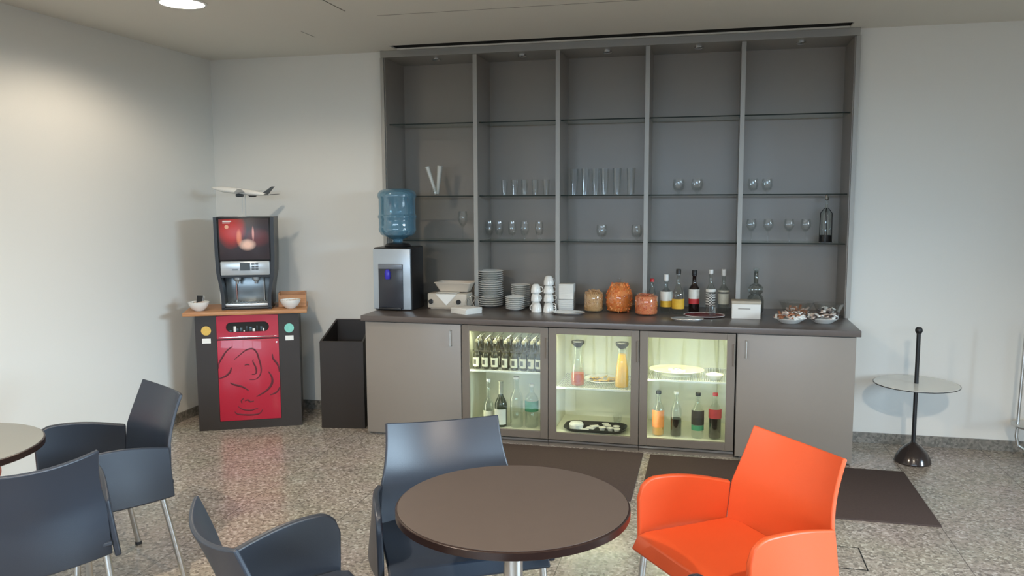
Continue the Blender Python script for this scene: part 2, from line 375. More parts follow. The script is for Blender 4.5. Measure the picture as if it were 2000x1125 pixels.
# ------------------------------------------------------------ bottles and glasses
def bottle(name, loc, r, h, nr, gm, label, cat, group, cap=None, caph=.02, shoulder=.62, neck=.8, liquid=None, lfill=.5, labels=(), seg=24, ring=None):
    """generic bottle: body, optional liquid, cap and labels as parts"""
    t = empty(name, loc, 0, label, cat, group)
    z1 = h*shoulder; z2 = h*neck; hb = h-(caph if cap else 0)
    prof = [(0, .003), (r*.85, 0), (r, .006), (r, z1)]
    for k in range(1, 6):
        a = k/6; prof.append((nr+(r-nr)*(math.cos(a*math.pi)+1)/2, z1+(z2-z1)*a))
    prof += [(nr, z2), (nr*.95, hb-.012), (nr*1.15, hb-.010), (nr*1.15, hb-.002), (nr*.95, hb), (nr*.8, hb)]
    MB().lathe(prof, seg).build('glass_body', gm, t, ang=60)
    if liquid:
        zl = h*lfill; rr = r-.0025
        pl = [(0, .006), (rr*.9, .006), (rr, .010)]
        for q in prof[3:]:
            if q[1] < zl: pl.append((max(q[0]-.0025, .002), q[1]))
        rt = pl[-1][0]; pl += [(rt, zl), (0, zl)]
        MB().lathe(pl, seg).build('drink', liquid, t, ang=60)
    if cap:
        MB().lathe([(nr*1.25, hb), (nr*1.25, h-.002), (nr*1.15, h), (0, h)], 16).build('cap', cap, t)
    for (za, zb_, lm, arc) in labels:
        n = 12; G = []
        for i in range(n+1):
            a = R(-90)+R(arc)*(i/n-.5); G.append([(math.cos(a)*(r+.0009), math.sin(a)*(r+.0009), z) for z in (za*h, zb_*h)])
        MB().sheet(G, .0008).build('paper_label', lm, t)
    return t
def facecam(t, x, y):  # labels turned roughly to the seats in the room
    t.rotation_euler.z = math.atan2(-5.8-y, 1.63-x)+R(90)

M_brown = mat('dark_brown_glass', (.032, .030, .014, 1), .08, coat=.5)
M_green = mat('dark_green_glass', srgb(44, 54, 34), .1, coat=.5)
M_lab = mat('cream_label', srgb(205, 203, 185), .6, var=.15, vscale=120)
M_labw = mat('white_label', srgb(225, 224, 215), .6, var=.06, vscale=90)
M_laby = mat('yellow_label', srgb(222, 176, 54), .6, var=.15, vscale=60)
M_labr = mat('red_label', srgb(190, 50, 52), .55, var=.1, vscale=60)
M_labg = mat('green_label', srgb(74, 150, 112), .55, var=.1, vscale=40)
M_labd = mat('dark_label', srgb(60, 58, 52), .55, var=.2, vscale=80)
M_labo = mat('orange_label', srgb(226, 140, 70), .55, var=.15, vscale=60)
M_foil = mat('pale_foil', srgb(205, 205, 190), .3, metal=.5)
M_cola = mat('cola', (.012, .006, .004, 1), .1)
M_oj = mat('orange_juice', srgb(250, 190, 30), .3)
M_rj = mat('red_juice', srgb(186, 84, 56), .3)
M_org = mat('orange_drink', srgb(226, 160, 70), .2)
M_capb = mat('black_cap', (.012, .012, .012, 1), .4)
M_capw = mat('white_cap', (.75, .75, .72, 1), .4)
M_capr = mat('red_cap', srgb(200, 40, 40), .4)

# beer bottles: eight across, three deep
ordn = ['first', 'second', 'third', 'fourth', 'fifth', 'sixth', 'seventh', 'eighth', 'ninth', 'tenth', 'eleventh', 'twelfth', 'thirteenth', 'fourteenth', 'fifteenth', 'sixteenth', 'seventeenth', 'eighteenth']
rows = ['front', 'middle', 'rear']
first = None
bx = [.078, .142, .206, .282, .345, .408, .466, .517]
for r_ in range(3):
    for k in range(8):
        lab = 'dark swing-top beer bottle, %s from the left in the %s row of the left fridge' % (ordn[k], rows[r_])
        x = bx[k]+.004*r_; y = FY+.105+r_*.075
        if first is None:
            first = bottle('beer_bottle', (0, 0, 0), .0275, .185, .0125, M_brown, lab, 'bottle', 'swing-top beer bottles in the left fridge', None, 0, .52, .76, labels=((.1, .44, M_lab, 130), (.18, .36, M_labd, 46), (.66, .71, M_labd, 200)), seg=18)
            MB().lathe([(.0115, .183), (.0125, .187), (.0125, .196), (.009, .202), (0, .203)], 14).build('swing_stopper', mat('grey_stopper', srgb(120, 116, 100), .35), first)
            MB().tube([(-.014, 0, .160), (-.016, 0, .19), (0, 0, .207), (.016, 0, .19), (.014, 0, .160)], .0012, 6).tube([(0, 0, .207), (.006, .02, .222), (.012, .045, .236)], .0026, 6).build('wire_bail', M_steel, first)
            t = first
        else: t = copy_tree(first)
        t['label'] = lab; t.location = (x, y, .489); t.rotation_euler.z = rnd.uniform(-.3, .3)+R(-12)
# lower shelf of left fridge
bottle('spirit_bottle', (.150, -.43, FL), .036, .325, .012, M_bottle, 'clear slim-necked bottle with a pale label, lower left of the left fridge', 'bottle', None, M_capw, .02, .45, .62, labels=((.1, .32, M_lab, 150),))
bottle('sparkling_wine_bottle', (.243, -.45, FL), .043, .315, .0155, M_green, 'green sparkling wine bottle with white label and pale foil neck', 'bottle', None, None, 0, .48, .74, labels=((.06, .40, M_labw, 130),))
MB().lathe([(.0165, .215), (.0165, .30), (.018, .305), (.018, .318), (0, .320)], 18).build('foil_capsule', M_foil, bpy.data.objects['sparkling_wine_bottle'])
bottle('water_bottle', (.352, -.44, FL), .046, .35, .017, M_bottle, 'large clear bottle between the sparkling wine and the green-labelled bottle', 'bottle', None, M_capw, .015, .55, .8)
bottle('water_bottle', (.455, -.42, FL), .046, .30, .014, M_bottle, 'clear plastic bottle with a green label at lower right of the left fridge', 'bottle', None, M_capw, .018, .66, .85, labels=((.38, .62, M_labg, 190),))
# middle fridge
def carafe(x, y, z, liquid, lfill, label, cat='carafe'):
    t = empty('juice_carafe', (x, y, z), 0, label, cat, 'glass juice carafes with black stoppers')
    pr_ = [(0, .003), (.040, 0), (.046, .006), (.047, .05), (.043, .12), (.034, .18), (.027, .22), (.030, .255), (.034, .27), (.032, .27), (.028, .255)]
    MB().lathe(pr_, 28).build('glass_body', M_bottle, t, ang=60)
    zl = lfill; pl = [(0, .006), (.042, .006), (.0435, .012)]+[(a-.003, b) for a, b in pr_[3:8] if b < zl]
    def rad(z):
        q = pr_[2:8]
        for (a, b), (c_, d) in zip(q, q[1:]):
            if b <= z <= d: return a+(c_-a)*(z-b)/(d-b)-.003
        return .026
    pl += [(rad(zl), zl), (0, zl)]
    MB().lathe(pl, 28).build('juice', liquid, t, ang=60)
    MB().lathe([(.024, .262), (.028, .272), (.042, .285), (.044, .30), (.040, .305), (0, .306)], 24).build('stopper', M_capb, t)
    return t
carafe(.778, -.44, .3985, M_rj, .085, 'nearly empty glass carafe of red juice with black stopper in the middle fridge')
carafe(1.075, -.44, .3985, M_oj, .225, 'full glass carafe of orange juice with black stopper in the middle fridge')
t = empty('sandwich_plate', (.93, -.28, .3985), 0, 'plate of pale cheese and cold cuts on the wire shelf between the two carafes', 'plate of food')
MB().lathe([(0, 0), (.07, 0), (.12, .012), (.135, .018), (.133, .021), (.118, .016), (.07, .006), (0, .006)], 36).build('plate', M_white, t)
f = MB()
for k in range(9):
    a = k*.7; f.sheet([[(.07*math.cos(a)+(-.035+.07*i/3)*math.cos(a*1.3), .06*math.sin(a)+(-.03+.06*j/3), .012+.006*(k % 3)+.006*math.sin(i+j)) for j in range(4)] for i in range(4)], .003)
f.build('cheese_slices', mat('cheese', srgb(222, 186, 110), .5, var=.15, vscale=40), t)
tr = empty('black_tray', (.895, -.40, FL), 0, 'black rectangular tray with rounded ends on the floor of the middle fridge', 'tray')
def rrect(a, b, r, z, n=6):
    pts = []
    for cx, cy, s0 in ((a-r, b-r, 0), (-a+r, b-r, 90), (-a+r, -b+r, 180), (a-r, -b+r, 270)):
        for k in range(n+1): q = R(s0+90*k/n); pts.append((cx+r*math.cos(q), cy+r*math.sin(q), z))
    return pts
def loops(b, L_, m=None, cap0=True, cap1=True, T=None):
    n = len(L_[0]); vs = [p for l in L_ for p in l]; fs = []
    for i in range(len(L_)-1):
        for k in range(n): j = (k+1) % n; fs.append((i*n+k, i*n+j, (i+1)*n+j, (i+1)*n+k))
    if cap0: fs.append(tuple(range(n))[::-1])
    if cap1: fs.append(tuple((len(L_)-1)*n+k for k in range(n)))
    return b.add(vs, fs, m, T)
loops(MB(), [rrect(.18, .085, .05, 0), rrect(.205, .11, .07, .022), rrect(.212, .117, .075, .024), rrect(.212, .117, .075, .027), rrect(.202, .107, .07, .026), rrect(.178, .083, .05, .004)]).build('tray_body', M_capb, tr)
cg = 'small tubs and packets on the black fridge tray'
t = tag(MB().lathe([(0, 0), (.045, 0), (.05, .03), (.042, .042), (.02, .048), (0, .049)], 20).build('butter_dish', M_paper, loc=(.765, -.41, FL+.0045)), 'white round tub at the left end of the black fridge tray', 'tub', cg)
b = MB()
for k, (px, py, a) in enumerate(((-.03, -.02, .2), (.01, .0, -.3), (.035, .02, .5))): b.box(-.03, .03, -.02, .02, .008*k, .008*k+.007, T=Matrix.Translation((px, py, 0)) @ Matrix.Rotation(a, 4, 'Z'), b=.002)
tag(b.build('cheese_packet', M_paper, loc=(.855, -.42, FL+.0045)), 'flat white packets lying in the middle of the black fridge tray', 'packet', cg)
for k, (px, py) in enumerate(((.945, -.43), (.975, -.37), (1.0, -.43), (1.035, -.38), (.955, -.33), (1.045, -.44))):
    t = MB().lathe([(0, 0), (.015, 0), (.021, .02), (.024, .021), (.024, .023), (0, .024)], 16).build('creamer_tub', M_paper, loc=(px, py, FL+.0045))
    tag(t, ['creamer tub at the front left of the small tubs on the black tray', 'creamer tub behind the front left one on the black tray', 'creamer tub in the middle front of the small tubs on the black tray', 'creamer tub to the right rear on the black tray', 'creamer tub furthest back on the black tray', 'creamer tub at the front right end of the black tray'][k], 'tub', cg)
t = tag(MB().lathe([(0, 0), (.02, 0), (.03, .04), (.034, .07), (.032, .07), (.028, .04), (.018, .004), (0, .004)], 20).build('glass_bowl', M_glass, loc=(1.03, -.27, FL+.001)), 'small clear glass behind the black tray in the middle fridge', 'glass')
# right fridge
t = empty('serving_platter', (1.43, -.36, .481), 0, 'wide white oval platter with small pieces on it, top of the right fridge', 'platter')
def ell(a, b, z, n=40): return [(a*math.cos(2*math.pi*k/n), b*math.sin(2*math.pi*k/n), z) for k in range(n)]
loops(MB(), [ell(.10, .07, 0), ell(.10, .07, .012), ell(.175, .13, .036), ell(.182, .137, .040), ell(.180, .135, .044), ell(.10, .07, .018)]).build('plate', mat('platter_yellow_lit', (.82, .80, .62, 1), .25), t)  # yellow fridge light mixed into the white platter's base colour
f = MB()
for k in range(9): a = k*.9; f.box(-.016, .016, -.013, .013, 0, .022, T=Matrix.Translation((.06*math.cos(a)*(.4+.1*(k % 4)), .045*math.sin(a), .018)) @ Matrix.Rotation(a, 4, 'Z'), b=.005)
f.build('canapes', M_white, t)
t = empty('small_bowl', (1.675, -.42, .481), 0, 'small white dish at the right end of the upper shelf in the right fridge', 'dish')
MB().lathe([(0, 0), (.04, 0), (.058, .028), (.060, .030), (.056, .030), (.038, .006), (0, .006)], 28).build('bowl', M_white, t)
MB().lathe([(0, .008), (.044, .012), (.052, .026), (.03, .038), (0, .04)], 20).build('food', M_paper, t)
t = bottle('soft_drink_bottle', (1.318, -.43, FL), .040, .30, .014, M_bottle, 'bottle of orange drink with orange label, leftmost in the lower right fridge', 'bottle', 'soft drink bottles in the right fridge', M_capb, .02, .52, .82, M_org, .22, ((.2, .58, M_labo, 150),))
t = bottle('soft_drink_bottle', (1.434, -.43, FL), .037, .30, .013, M_bottle, 'clear bottle half full of dark drink without a label in the right fridge', 'bottle', 'soft drink bottles in the right fridge', M_capw, .015, .55, .84, M_cola, .40)
t = bottle('soft_drink_bottle', (1.574, -.43, FL), .040, .30, .014, M_bottle, 'clear bottle with a large dark label and black cap in the right fridge', 'bottle', 'soft drink bottles in the right fridge', M_capb, .02, .56, .82, None, .3, ((.30, .62, M_labd, 160), (.18, .295, M_labg, 150)))
t = bottle('soft_drink_bottle', (1.684, -.43, FL), .041, .305, .014, M_bottle, 'cola bottle with red label and red cap at the right of the right fridge', 'bottle', 'soft drink bottles in the right fridge', M_capr, .02, .58, .84, M_cola, .48, ((.46, .66, M_labr, 170),))

# ------------------------------------------------------------ water cooler
wc = empty('water_cooler', (-.605, -.30, H), 0, 'silver and black countertop water cooler on the left end of the worktop', 'water cooler')
hw = .147
loops(MB(), [rrect(hw-.004, .13, .02, 0), rrect(hw, .134, .02, .006), rrect(hw, .134, .02, .448), rrect(hw-.006, .128, .02, .455)], T=Matrix.Translation((0, .145, 0))).build('body', M_blackp, wc)
MB().box(-hw+.004, hw-.004, -.004, .012, .008, .446, b=.004).build('front_panel', mat('silver_plastic', srgb(176, 186, 194), .3, metal=.3), wc)
MB().box(-.100, .088, -.010, -.0045, .012, .335, b=.003).build('dispensing_bay', mat('bay_dark_grey', srgb(52, 54, 60), .25), wc)
MB().box(-.098, .086, -.022, -.0105, .30, .338, b=.006).build('bay_hood', mat('bay_hood', srgb(120, 126, 134), .3, metal=.3), wc)
MB().lathe([(.016, .23), (.02, .245), (.02, .28), (.012, .298), (0, .298)], 18, c=(-.025, -.022, 0)).build('tap', mat('glowing_blue_tap', srgb(46, 40, 150), .3, emit=srgb(60, 50, 200), estr=.25), wc)  # faint blue glow put into the tap's colour, no lamp in it
MB().box(-.09, .078, -.035, -.0105, .008, .022, b=.004).build('drip_tray', M_blackp, wc)
MB().lathe([(.095, .455), (.098, .462), (.085, .478), (.045, .484), (0, .484)], 30, c=(-.005, .14, 0)).build('collar', M_blackp, wc)
jp = [(.035, .0), (.040, .022), (.075, .038), (.118, .056), (.134, .082), (.137, .10), (.133, .113), (.134, .15), (.134, .172), (.140, .182), (.140, .196), (.133, .205), (.133, .318), (.139, .328), (.141, .345), (.137, .362), (.120, .380), (.08, .392), (.03, .394), (0, .394)]
tag(MB().lathe(jp, 48).build('water_jug', M_jug, loc=(-.61, -.16, H+.487)), 'large ribbed blue plastic water jug upside down on the water cooler', 'water jug')

# ------------------------------------------------------------ things on the worktop
bb = empty('bread_warmer', (-.235, -.10, H), 0, 'low beige box with dark round knobs behind the napkins on the worktop', 'box')
MB().box(-.15, .15, -.06, .10, .006, .115, b=.008).box(-.13, .13, -.05, .09, 0, .006).build('body', mat('beige_enamel', srgb(190, 180, 164), .45), bb)
for x in (-.122, .09): MB().lathe([(.017, 0), (.017, .012), (.013, .016), (0, .016)], 20, T=Matrix.Translation((x, -.0605, .055)) @ Matrix.Rotation(R(90), 4, 'X')).build('knob', M_blackp, bb)
tag(MB().sheet([[(-.085+.16*i/6*1, -.0635-.0008*math.sin(i), -.005-.082*(1-abs(i/3-1))*j/3) for j in range(4)] for i in range(7)], .002).sheet([[(-.085+.16*i/6, -.0645+.08*j/3, .0025) for j in range(4)] for i in range(7)], .0025).build('cloth_napkin', M_paper, loc=(-.235, -.10, H+.1155)),
    'white napkin hanging as a triangle over the beige box', 'napkin')
bk = empty('bread_basket', (-.205, -.04, H+.122), 0, 'shallow beige tapered tray-like basket on top of the beige box', 'basket')
loops(MB(), [rrect(.105, .05, .01, 0), rrect(.138, .085, .014, .062), rrect(.143, .09, .014, .064), rrect(.143, .09, .014, .070), rrect(.134, .081, .014, .069), rrect(.10, .046, .01, .006)]).build('basket_body', mat('beige_basket', srgb(196, 184, 168), .6, bump=.4, bscale=150), bk)
MB().box(-.09, .09, -.04, .04, .0065, .02, b=.006).build('bread', mat('toast', srgb(196, 132, 92), .8), bk)
wr = MB()
def ring(b, c, r, tr_, ax='y', n=20, el=1): 
    pts = []
    for k in range(n):
        a = 2*math.pi*k/n
        pts.append((c[0]+r*math.cos(a), c[1], c[2]+el*r*math.sin(a)) if ax == 'y' else (c[0]+r*math.cos(a), c[1]+r*math.sin(a), c[2]))
    b.tube(pts, tr_, 6, closed=True)
ring(wr, (0, 0, .055), .052, .0016); ring(wr, (0, .05, .055), .052, .0016)
wr.tube([(-.03, 0, .012), (.03, .05, .1)], .0016, 6).tube([(.03, 0, .012), (-.03, .05, .1)], .0016, 6).tube([(-.03, .0, .012), (.03, .0, .1)], .0016, 6).tube([(.03, 0, .012), (-.03, 0, .1)], .0016, 6)
wr.tube([(-.02, 0, .0065), (-.02, .05, .0065)], .0016, 6).tube([(.02, 0, .0065), (.02, .05, .0065)], .0016, 6)
tag(wr.build('wire_holder', M_chrome, loc=(-.03, -.21, H-.001)), 'shiny round wire holder between the beige box and the plate stack', 'wire holder')
nb = MB()
for k in range(9): nb.box(-.083+rnd.uniform(-.004, .004), .083+rnd.uniform(-.004, .004), -.075, .075, k*.0045, k*.0045+.004, b=.0012, T=Matrix.Rotation(R(-32+rnd.uniform(-4, 4)), 4, 'Z'))
tag(nb.build('napkin_pile', M_paper, loc=(-.04, -.315, H)), 'loose pile of folded white paper napkins in front of the wire holder', 'napkins')

def plate_mesh(r, h):
    return MB().lathe([(0, 0), (r*.55, 0), (r*.60, .002), (r*.97, h), (r, h+.001), (r*.985, h+.003), (r*.6, .006), (0, .005)], 36)
def stack(name, x, y, n, r, step, h, base_label, group, cat='plate'):
    first = None
    for k in range(n):
        top = n-1-k
        lab = base_label % ('topmost' if top == 0 else 'lowest' if k == 0 else ordn[top]+' from the top')
        if first is None: t = first = plate_mesh(r, h).build(name, M_white)
        else: t = first.copy(); COL.objects.link(t)
        t.location = (x+rnd.uniform(-.0015, .0015), y+rnd.uniform(-.0015, .0015), H+k*step); tag(t, lab, cat, group)
stack('dinner_plate', .035, .055, 17, .099, .0158, .017, 'white plate, %s in the tall stack beside the beige box', 'white plates in the tall stack')
stack('saucer', .268, .065, 12, .072, .0140, .014, 'white saucer, %s in the rear small stack', 'white saucers in the rear stack')
stack('saucer', .262, -.095, 7, .072, .0136, .014, 'white saucer, %s in the front small stack', 'white saucers in the front stack')
cupf = None
def cup(x, y, z, label, rz, group='white cups stacked on the worktop'):
    global cupf
    if cupf is None:
        t = cupf = empty('coffee_cup', (0, 0, 0))
        MB().lathe([(0, .0), (.014, 0), (.022, .004), (.031, .02), (.036, .045), (.037, .066), (.0355, .066), (.034, .045), (.028, .018), (.018, .006), (0, .005)], 28).build('bowl', M_white, t, ang=60)
        MB().tube([(.033, 0, .054), (.048, 0, .056), (.056, 0, .044), (.054, 0, .030), (.044, 0, .020), (.030, 0, .020)], .0035, 8).build('handle', M_white, t)
    else: t = copy_tree(cupf)
    t.location = (x, y, z+.0665); t.rotation_euler = (R(180), 0, rz); tag(t, label, 'cup', group); return t
nm = ['lowest', 'second lowest', 'third lowest', 'topmost']
for k in range(3): cup(.405, -.04, H+k*.061, 'upturned white cup, %s of the left column of cups' % (nm[k] if k < 2 else 'topmost'), R(-60+k*25))
for k in range(4): cup(.500, -.04, H+k*.061, 'upturned white cup, %s of the tallest column of cups' % nm[k], R(-10+k*20))
cup(.437, -.165, H, 'single upturned white cup at the front left of the cup columns', R(160))
cup(.522, -.165, H, 'single upturned white cup at the front right, its handle pointing right', R(-5))
def sqdish(z, k, lab):
    b = MB(); loops(b, [rrect(.052, .052, .012, 0), rrect(.059, .059, .014, .022), rrect(.060, .060, .014, .023), rrect(.057, .057, .013, .023), rrect(.050, .050, .012, .004)])
    return b
fq = None
for k in range(5):
    if fq is None: t = fq = sqdish(0, 0, '').build('square_dish', M_white)
    else: t = fq.copy(); COL.objects.link(t)
    t.location = (.627, -.01, H+k*.0145); tag(t, 'square white dish, %s in the square stack behind the silver tray' % (nm[k] if k < 3 else ('second from the top' if k == 3 else 'topmost')), 'dish', 'square white dishes')
npk = MB()
for k in range(16): npk.box(-.052, .052, -.052, .052, k*.0068, k*.0068+.0062, b=.001)
tag(npk.build('napkin_stack', M_paper, loc=(.630, -.01, H+.083)), 'square block of white paper napkins standing on the square dishes', 'napkins')
def tray(name, x, y, a, b_, m, label, rim=.012, cat='tray'):
    b = MB(); loops(b, [ell(a*.82, b_*.78, 0), ell(a*.86, b_*.82, .003), ell(a, b_, rim), ell(a*.99, b_*.985, rim+.003), ell(a*.84, b_*.8, .005)])
    return tag(b.build(name, m, loc=(x, y, H)), label, cat)
tray('silver_tray', .672, -.215, .118, .085, M_tray, 'shiny oval silver tray in front of the square dishes')
tray('silver_tray', 1.492, -.36, .108, .07, M_tray, 'shiny oval silver tray at the counter edge before the bottles')
rt = empty('serving_tray', (1.60, -.14, H), 0, 'dark red round tray with a pale rim under the clear bottles', 'tray')
loops(MB(), [ell(.12, .10, 0), ell(.135, .115, .008), ell(.133, .113, .010), ell(.118, .098, .004)]).build('tray_body', mat('dark_red_tray', srgb(112, 44, 48), .35), rt)
ringm = MB(); ringm.tube([(.136*math.cos(2*math.pi*k/40), .116*math.sin(2*math.pi*k/40), .0095) for k in range(40)], .0022, 6, closed=True); ringm.build('rim', M_paper, rt)
tag(MB().lathe([(0, 0), (.024, 0), (.030, .06), (.028, .06), (.022, .006), (0, .006)], 20).build('shot_glass', M_glass, loc=(1.655, -.16, H+.0065)), 'small empty glass on the dark red tray', 'glass')

def jar(x, y, r, h, fill, fm, label, kind, lidr):
    t = empty('snack_jar', (x, y, H), 0, label, 'jar', 'glass snack jars on the worktop')
    if kind == 'round': pr_ = [(0, .004), (r*.75, 0), (r*.9, .01), (r, h*.3), (r*.98, h*.5), (r*.8, h*.72), (r*.55, h*.8), (r*.55, h*.83)]
    else: pr_ = [(0, .004), (r*.9, 0), (r, .008), (r, h*.72), (r*.92, h*.78), (r*.8, h*.8), (r*.8, h*.83)]
    MB().lathe(pr_, 32).build('glass_body', M_bottle, t, ang=60)
    MB().lathe([(lidr, h*.83), (lidr*1.08, h*.845), (lidr*.7, h*.89), (r*.12, h*.905), (r*.14, h*.95), (r*.19, h*.97), (r*.12, h), (0, h)], 28).build('lid', M_glass, t, ang=60)
    # contents: a lumpy heap of pieces
    b = MB(); rad = lambda z: max(.01, next((a+(c_-a)*(z-b_)/(d-b_) for (a, b_), (c_, d) in zip(pr_[2:], pr_[3:]) if b_ <= z <= d), pr_[2][0])-.004)
    pl = [(0, .008), (pr_[2][0]*.9, .008)]+[(rad(fill*i/6+.012), fill*i/6+.012) for i in range(7)]
    pl += [(rad(fill+.012)*.6, fill+.02), (0, fill+.024)]
    b.lathe(pl, 32, m=fm[0])
    n = 420 if kind == 'round' else 480; s_ = .013 if kind == 'round' else .0075
    for k in range(n):
        a = rnd.uniform(0, 2*math.pi); z = rnd.uniform(.012, fill+.01); q = rad(z)-s_*.55
        if rnd.random() < .2: z = fill+.018; q *= rnd.uniform(0, .85)
        T = Matrix.Translation((q*math.cos(a), q*math.sin(a), z)) @ Euler((rnd.uniform(0, 3), rnd.uniform(0, 3), a)).to_matrix().to_4x4()
        b.box(-s_, s_, -s_*.45, s_*.45, -s_*.3, s_*.3, fm[k % len(fm)], T=T)
    p = b.build('snacks', None, t)
    return t
P1 = [mat('peanut_a', srgb(206, 160, 110), .6), mat('peanut_b', srgb(226, 182, 134), .6), mat('peanut_c', srgb(180, 130, 84), .6)]
P2 = [mat('chip_a', srgb(240, 140, 66), .6), mat('chip_b', srgb(246, 168, 100), .6), mat('chip_c', srgb(222, 112, 50), .6)]
P3 = [mat('mix_a', srgb(232, 132, 84), .6), mat('mix_b', srgb(212, 92, 60), .6), mat('mix_c', srgb(240, 172, 120), .6)]
jar(.827, -.045, .068, .172, .128, P1, 'straight glass jar of pale peanuts, leftmost of the snack jars', 'straight', .058)
jar(1.006, -.01, .095, .235, .172, P2, 'largest round glass jar full of orange crisps', 'round', .058)
jar(1.207, -.135, .078, .170, .118, P3, 'glass jar of reddish snack mix, rightmost of the snack jars', 'straight', .066)
# bottles standing on the worktop
bottle('sauce_bottle', (1.235, .03, H), .030, .235, .012, M_bottle, 'clear bottle with a bright red cap behind the reddish snack jar', 'bottle', None, M_capr, .022, .5, .8)
g = 'spirit and wine bottles on the worktop'
def tb(*a, **k):
    t = bottle(*a, **k); facecam(t, t.location.x, t.location.y); return t
tb('spirit_bottle', (1.336, -.015, H), .040, .272, .013, M_bottle, 'clear bottle with white cap and white and yellow label, leftmost of the bottles', 'bottle', g, M_capw, .045, .5, .68, labels=((.32, .56, M_labw, 150), (.16, .318, M_laby, 150)))
tb('spirit_bottle', (1.420, -.05, H), .042, .312, .013, M_bottle, 'clear bottle with black cap and yellow lower label, second bottle from the left', 'bottle', g, M_capb, .034, .42, .70, labels=((.12, .34, M_laby, 160),))
tb('wine_bottle', (1.527, .02, H), .037, .300, .014, mat('dark_wine_glass', srgb(34, 24, 22), .1, coat=.5), 'dark wine bottle with a white and red label', 'bottle', g, M_capb, .03, .55, .72, labels=((.34, .56, M_labw, 150), (.22, .338, M_labr, 150)))
M_check = mat('black_white_label', srgb(150, 150, 146), .5, var=.0)
def checkmat():
    m = M_check; nt = m.node_tree; c_ = nt.nodes.new('ShaderNodeTexChecker'); c_.inputs['Scale'].default_value = 110; c_.inputs['Color1'].default_value = srgb(210, 208, 200); c_.inputs['Color2'].default_value = srgb(60, 58, 56)
    tc = nt.nodes.new('ShaderNodeTexCoord'); nt.links.new(tc.outputs['Object'], c_.inputs['Vector']); nt.links.new(c_.outputs['Color'], nt.nodes['Principled BSDF'].inputs['Base Color'])
checkmat()
tb('spirit_bottle', (1.640, -.04, H+.007), .032, .305, .012, M_bottle, 'slim clear bottle with a checked label and round white stopper on the red tray', 'bottle', g, M_capw, .028, .5, .74, labels=((.18, .46, M_check, 150), (.5, .56, M_labw, 160)))
tb('spirit_bottle', (1.728, .09, H), .038, .305, .013, M_bottle, 'clear bottle with a pale silver label, rightmost of the bottles', 'bottle', g, M_capw, .045, .5, .66, labels=((.2, .44, M_lab, 150), (.48, .52, M_lab, 180)))
# white box, decanter, snack plates
wb = empty('white_box', (1.872, -.15, H), 0, 'small white cardboard box with a beige lid and faint printed line', 'box')
MB().box(-.092, .092, -.06, .06, 0, .098, b=.001).build('body', M_paper, wb)
MB().box(-.095, .095, -.063, .063, .0985, .118, b=.002).build('lid', mat('beige_card', srgb(186, 176, 158), .8), wb)
MB().box(-.052, .026, -.0608, -.0602, .064, .070).build('printed_line', mat('faint_print', srgb(150, 146, 138), .8), wb)
dc = empty('glass_carafe', (1.945, .08, H), 0, 'clear glass two-bulbed decanter with a tall stopper behind the white box', 'carafe')
MB().lathe([(0, .003), (.045, 0), (.056, .02), (.058, .09), (.05, .12), (.034, .135), (.05, .15), (.050, .18), (.036, .20), (.016, .21), (.014, .29), (.017, .295), (.013, .295), (.012, .21)], 28).build('glass_body', glassmat('decanter_glass', (.72, .74, .72, 1), .08, .7, .05), dc, ang=70)
MB().lathe([(.011, .27), (.012, .297), (.02, .305), (.02, .318), (0, .322)], 18).build('stopper', M_bottle, dc)
M_snack = mat('wrapped_sweet', srgb(206, 186, 172), .4, var=.25, vscale=60)
M_snack2 = mat('brown_biscuit', srgb(168, 112, 80), .7, var=.15, vscale=60)
M_snack3 = mat('dark_sweet', srgb(84, 74, 70), .5)
def snackplate(x, y, r, label, dark, food_label):
    t = empty('snack_dish', (x, y, H), 0, label, 'dish', 'dishes of wrapped snacks at the right end of the worktop')
    MB().lathe([(0, .0), (r*.5, 0), (r*.6, .006), (r*.95, .03), (r, .034), (r*.97, .036), (r*.6, .012), (0, .008)], 32).build('dish', M_white, t)
    b = MB(); mm = [M_snack, M_paper, M_snack2] if not dark else [M_snack, M_paper, M_snack3]
    for k in range(46):
        a = rnd.uniform(0, 2*math.pi); q = r*.85*math.sqrt(rnd.random()); z = .022+.05*(1-(q/r)**2)*rnd.random()+.012
        T = Matrix.Translation((q*math.cos(a), q*math.sin(a), z)) @ Euler((rnd.uniform(-.5, .5), rnd.uniform(-.5, .5), rnd.uniform(0, 3))).to_matrix().to_4x4()
        b.box(-.022, .022, -.008, .008, -.004, .004, mm[k % 3], T=T, b=.002)
    b.build('snacks', None, t)
snackplate(2.135, -.345, .100, 'white dish heaped with pinkish wrapped biscuits, left of the two snack dishes', False, '')
snackplate(2.345, -.300, .094, 'white dish of pale and dark wrapped sweets, right of the two snack dishes', True, '')
gb = empty('glass_bowl', (2.20, -.09, H), 0, 'wide clear glass bowl with brown biscuits behind the left snack dish', 'bowl')
MB().lathe([(0, .004), (.05, 0), (.075, .02), (.098, .075), (.115, .112), (.112, .112), (.094, .075), (.071, .022), (0, .008)], 36).build('bowl', M_glass, gb, ang=70)
b = MB()
for k in range(40):
    a = rnd.uniform(0, 6.28); q = .07*math.sqrt(rnd.random()); T = Matrix.Translation((q*math.cos(a), q*math.sin(a), rnd.uniform(.02, .075))) @ Euler((rnd.uniform(0, 3), rnd.uniform(0, 3), 0)).to_matrix().to_4x4()
    b.box(-.016, .016, -.007, .007, -.004, .004, [M_snack2, M_snack][k % 2], T=T)
b.build('biscuits', None, gb)
gb2 = empty('glass_bowl', (2.40, -.10, H), 0, 'clear glass bowl behind the right snack dish, near the wall edge', 'bowl')
MB().lathe([(0, .004), (.04, 0), (.065, .02), (.082, .065), (.10, .105), (.097, .105), (.078, .065), (.061, .022), (0, .008)], 36).build('bowl', M_glass, gb2, ang=70)
b = MB()
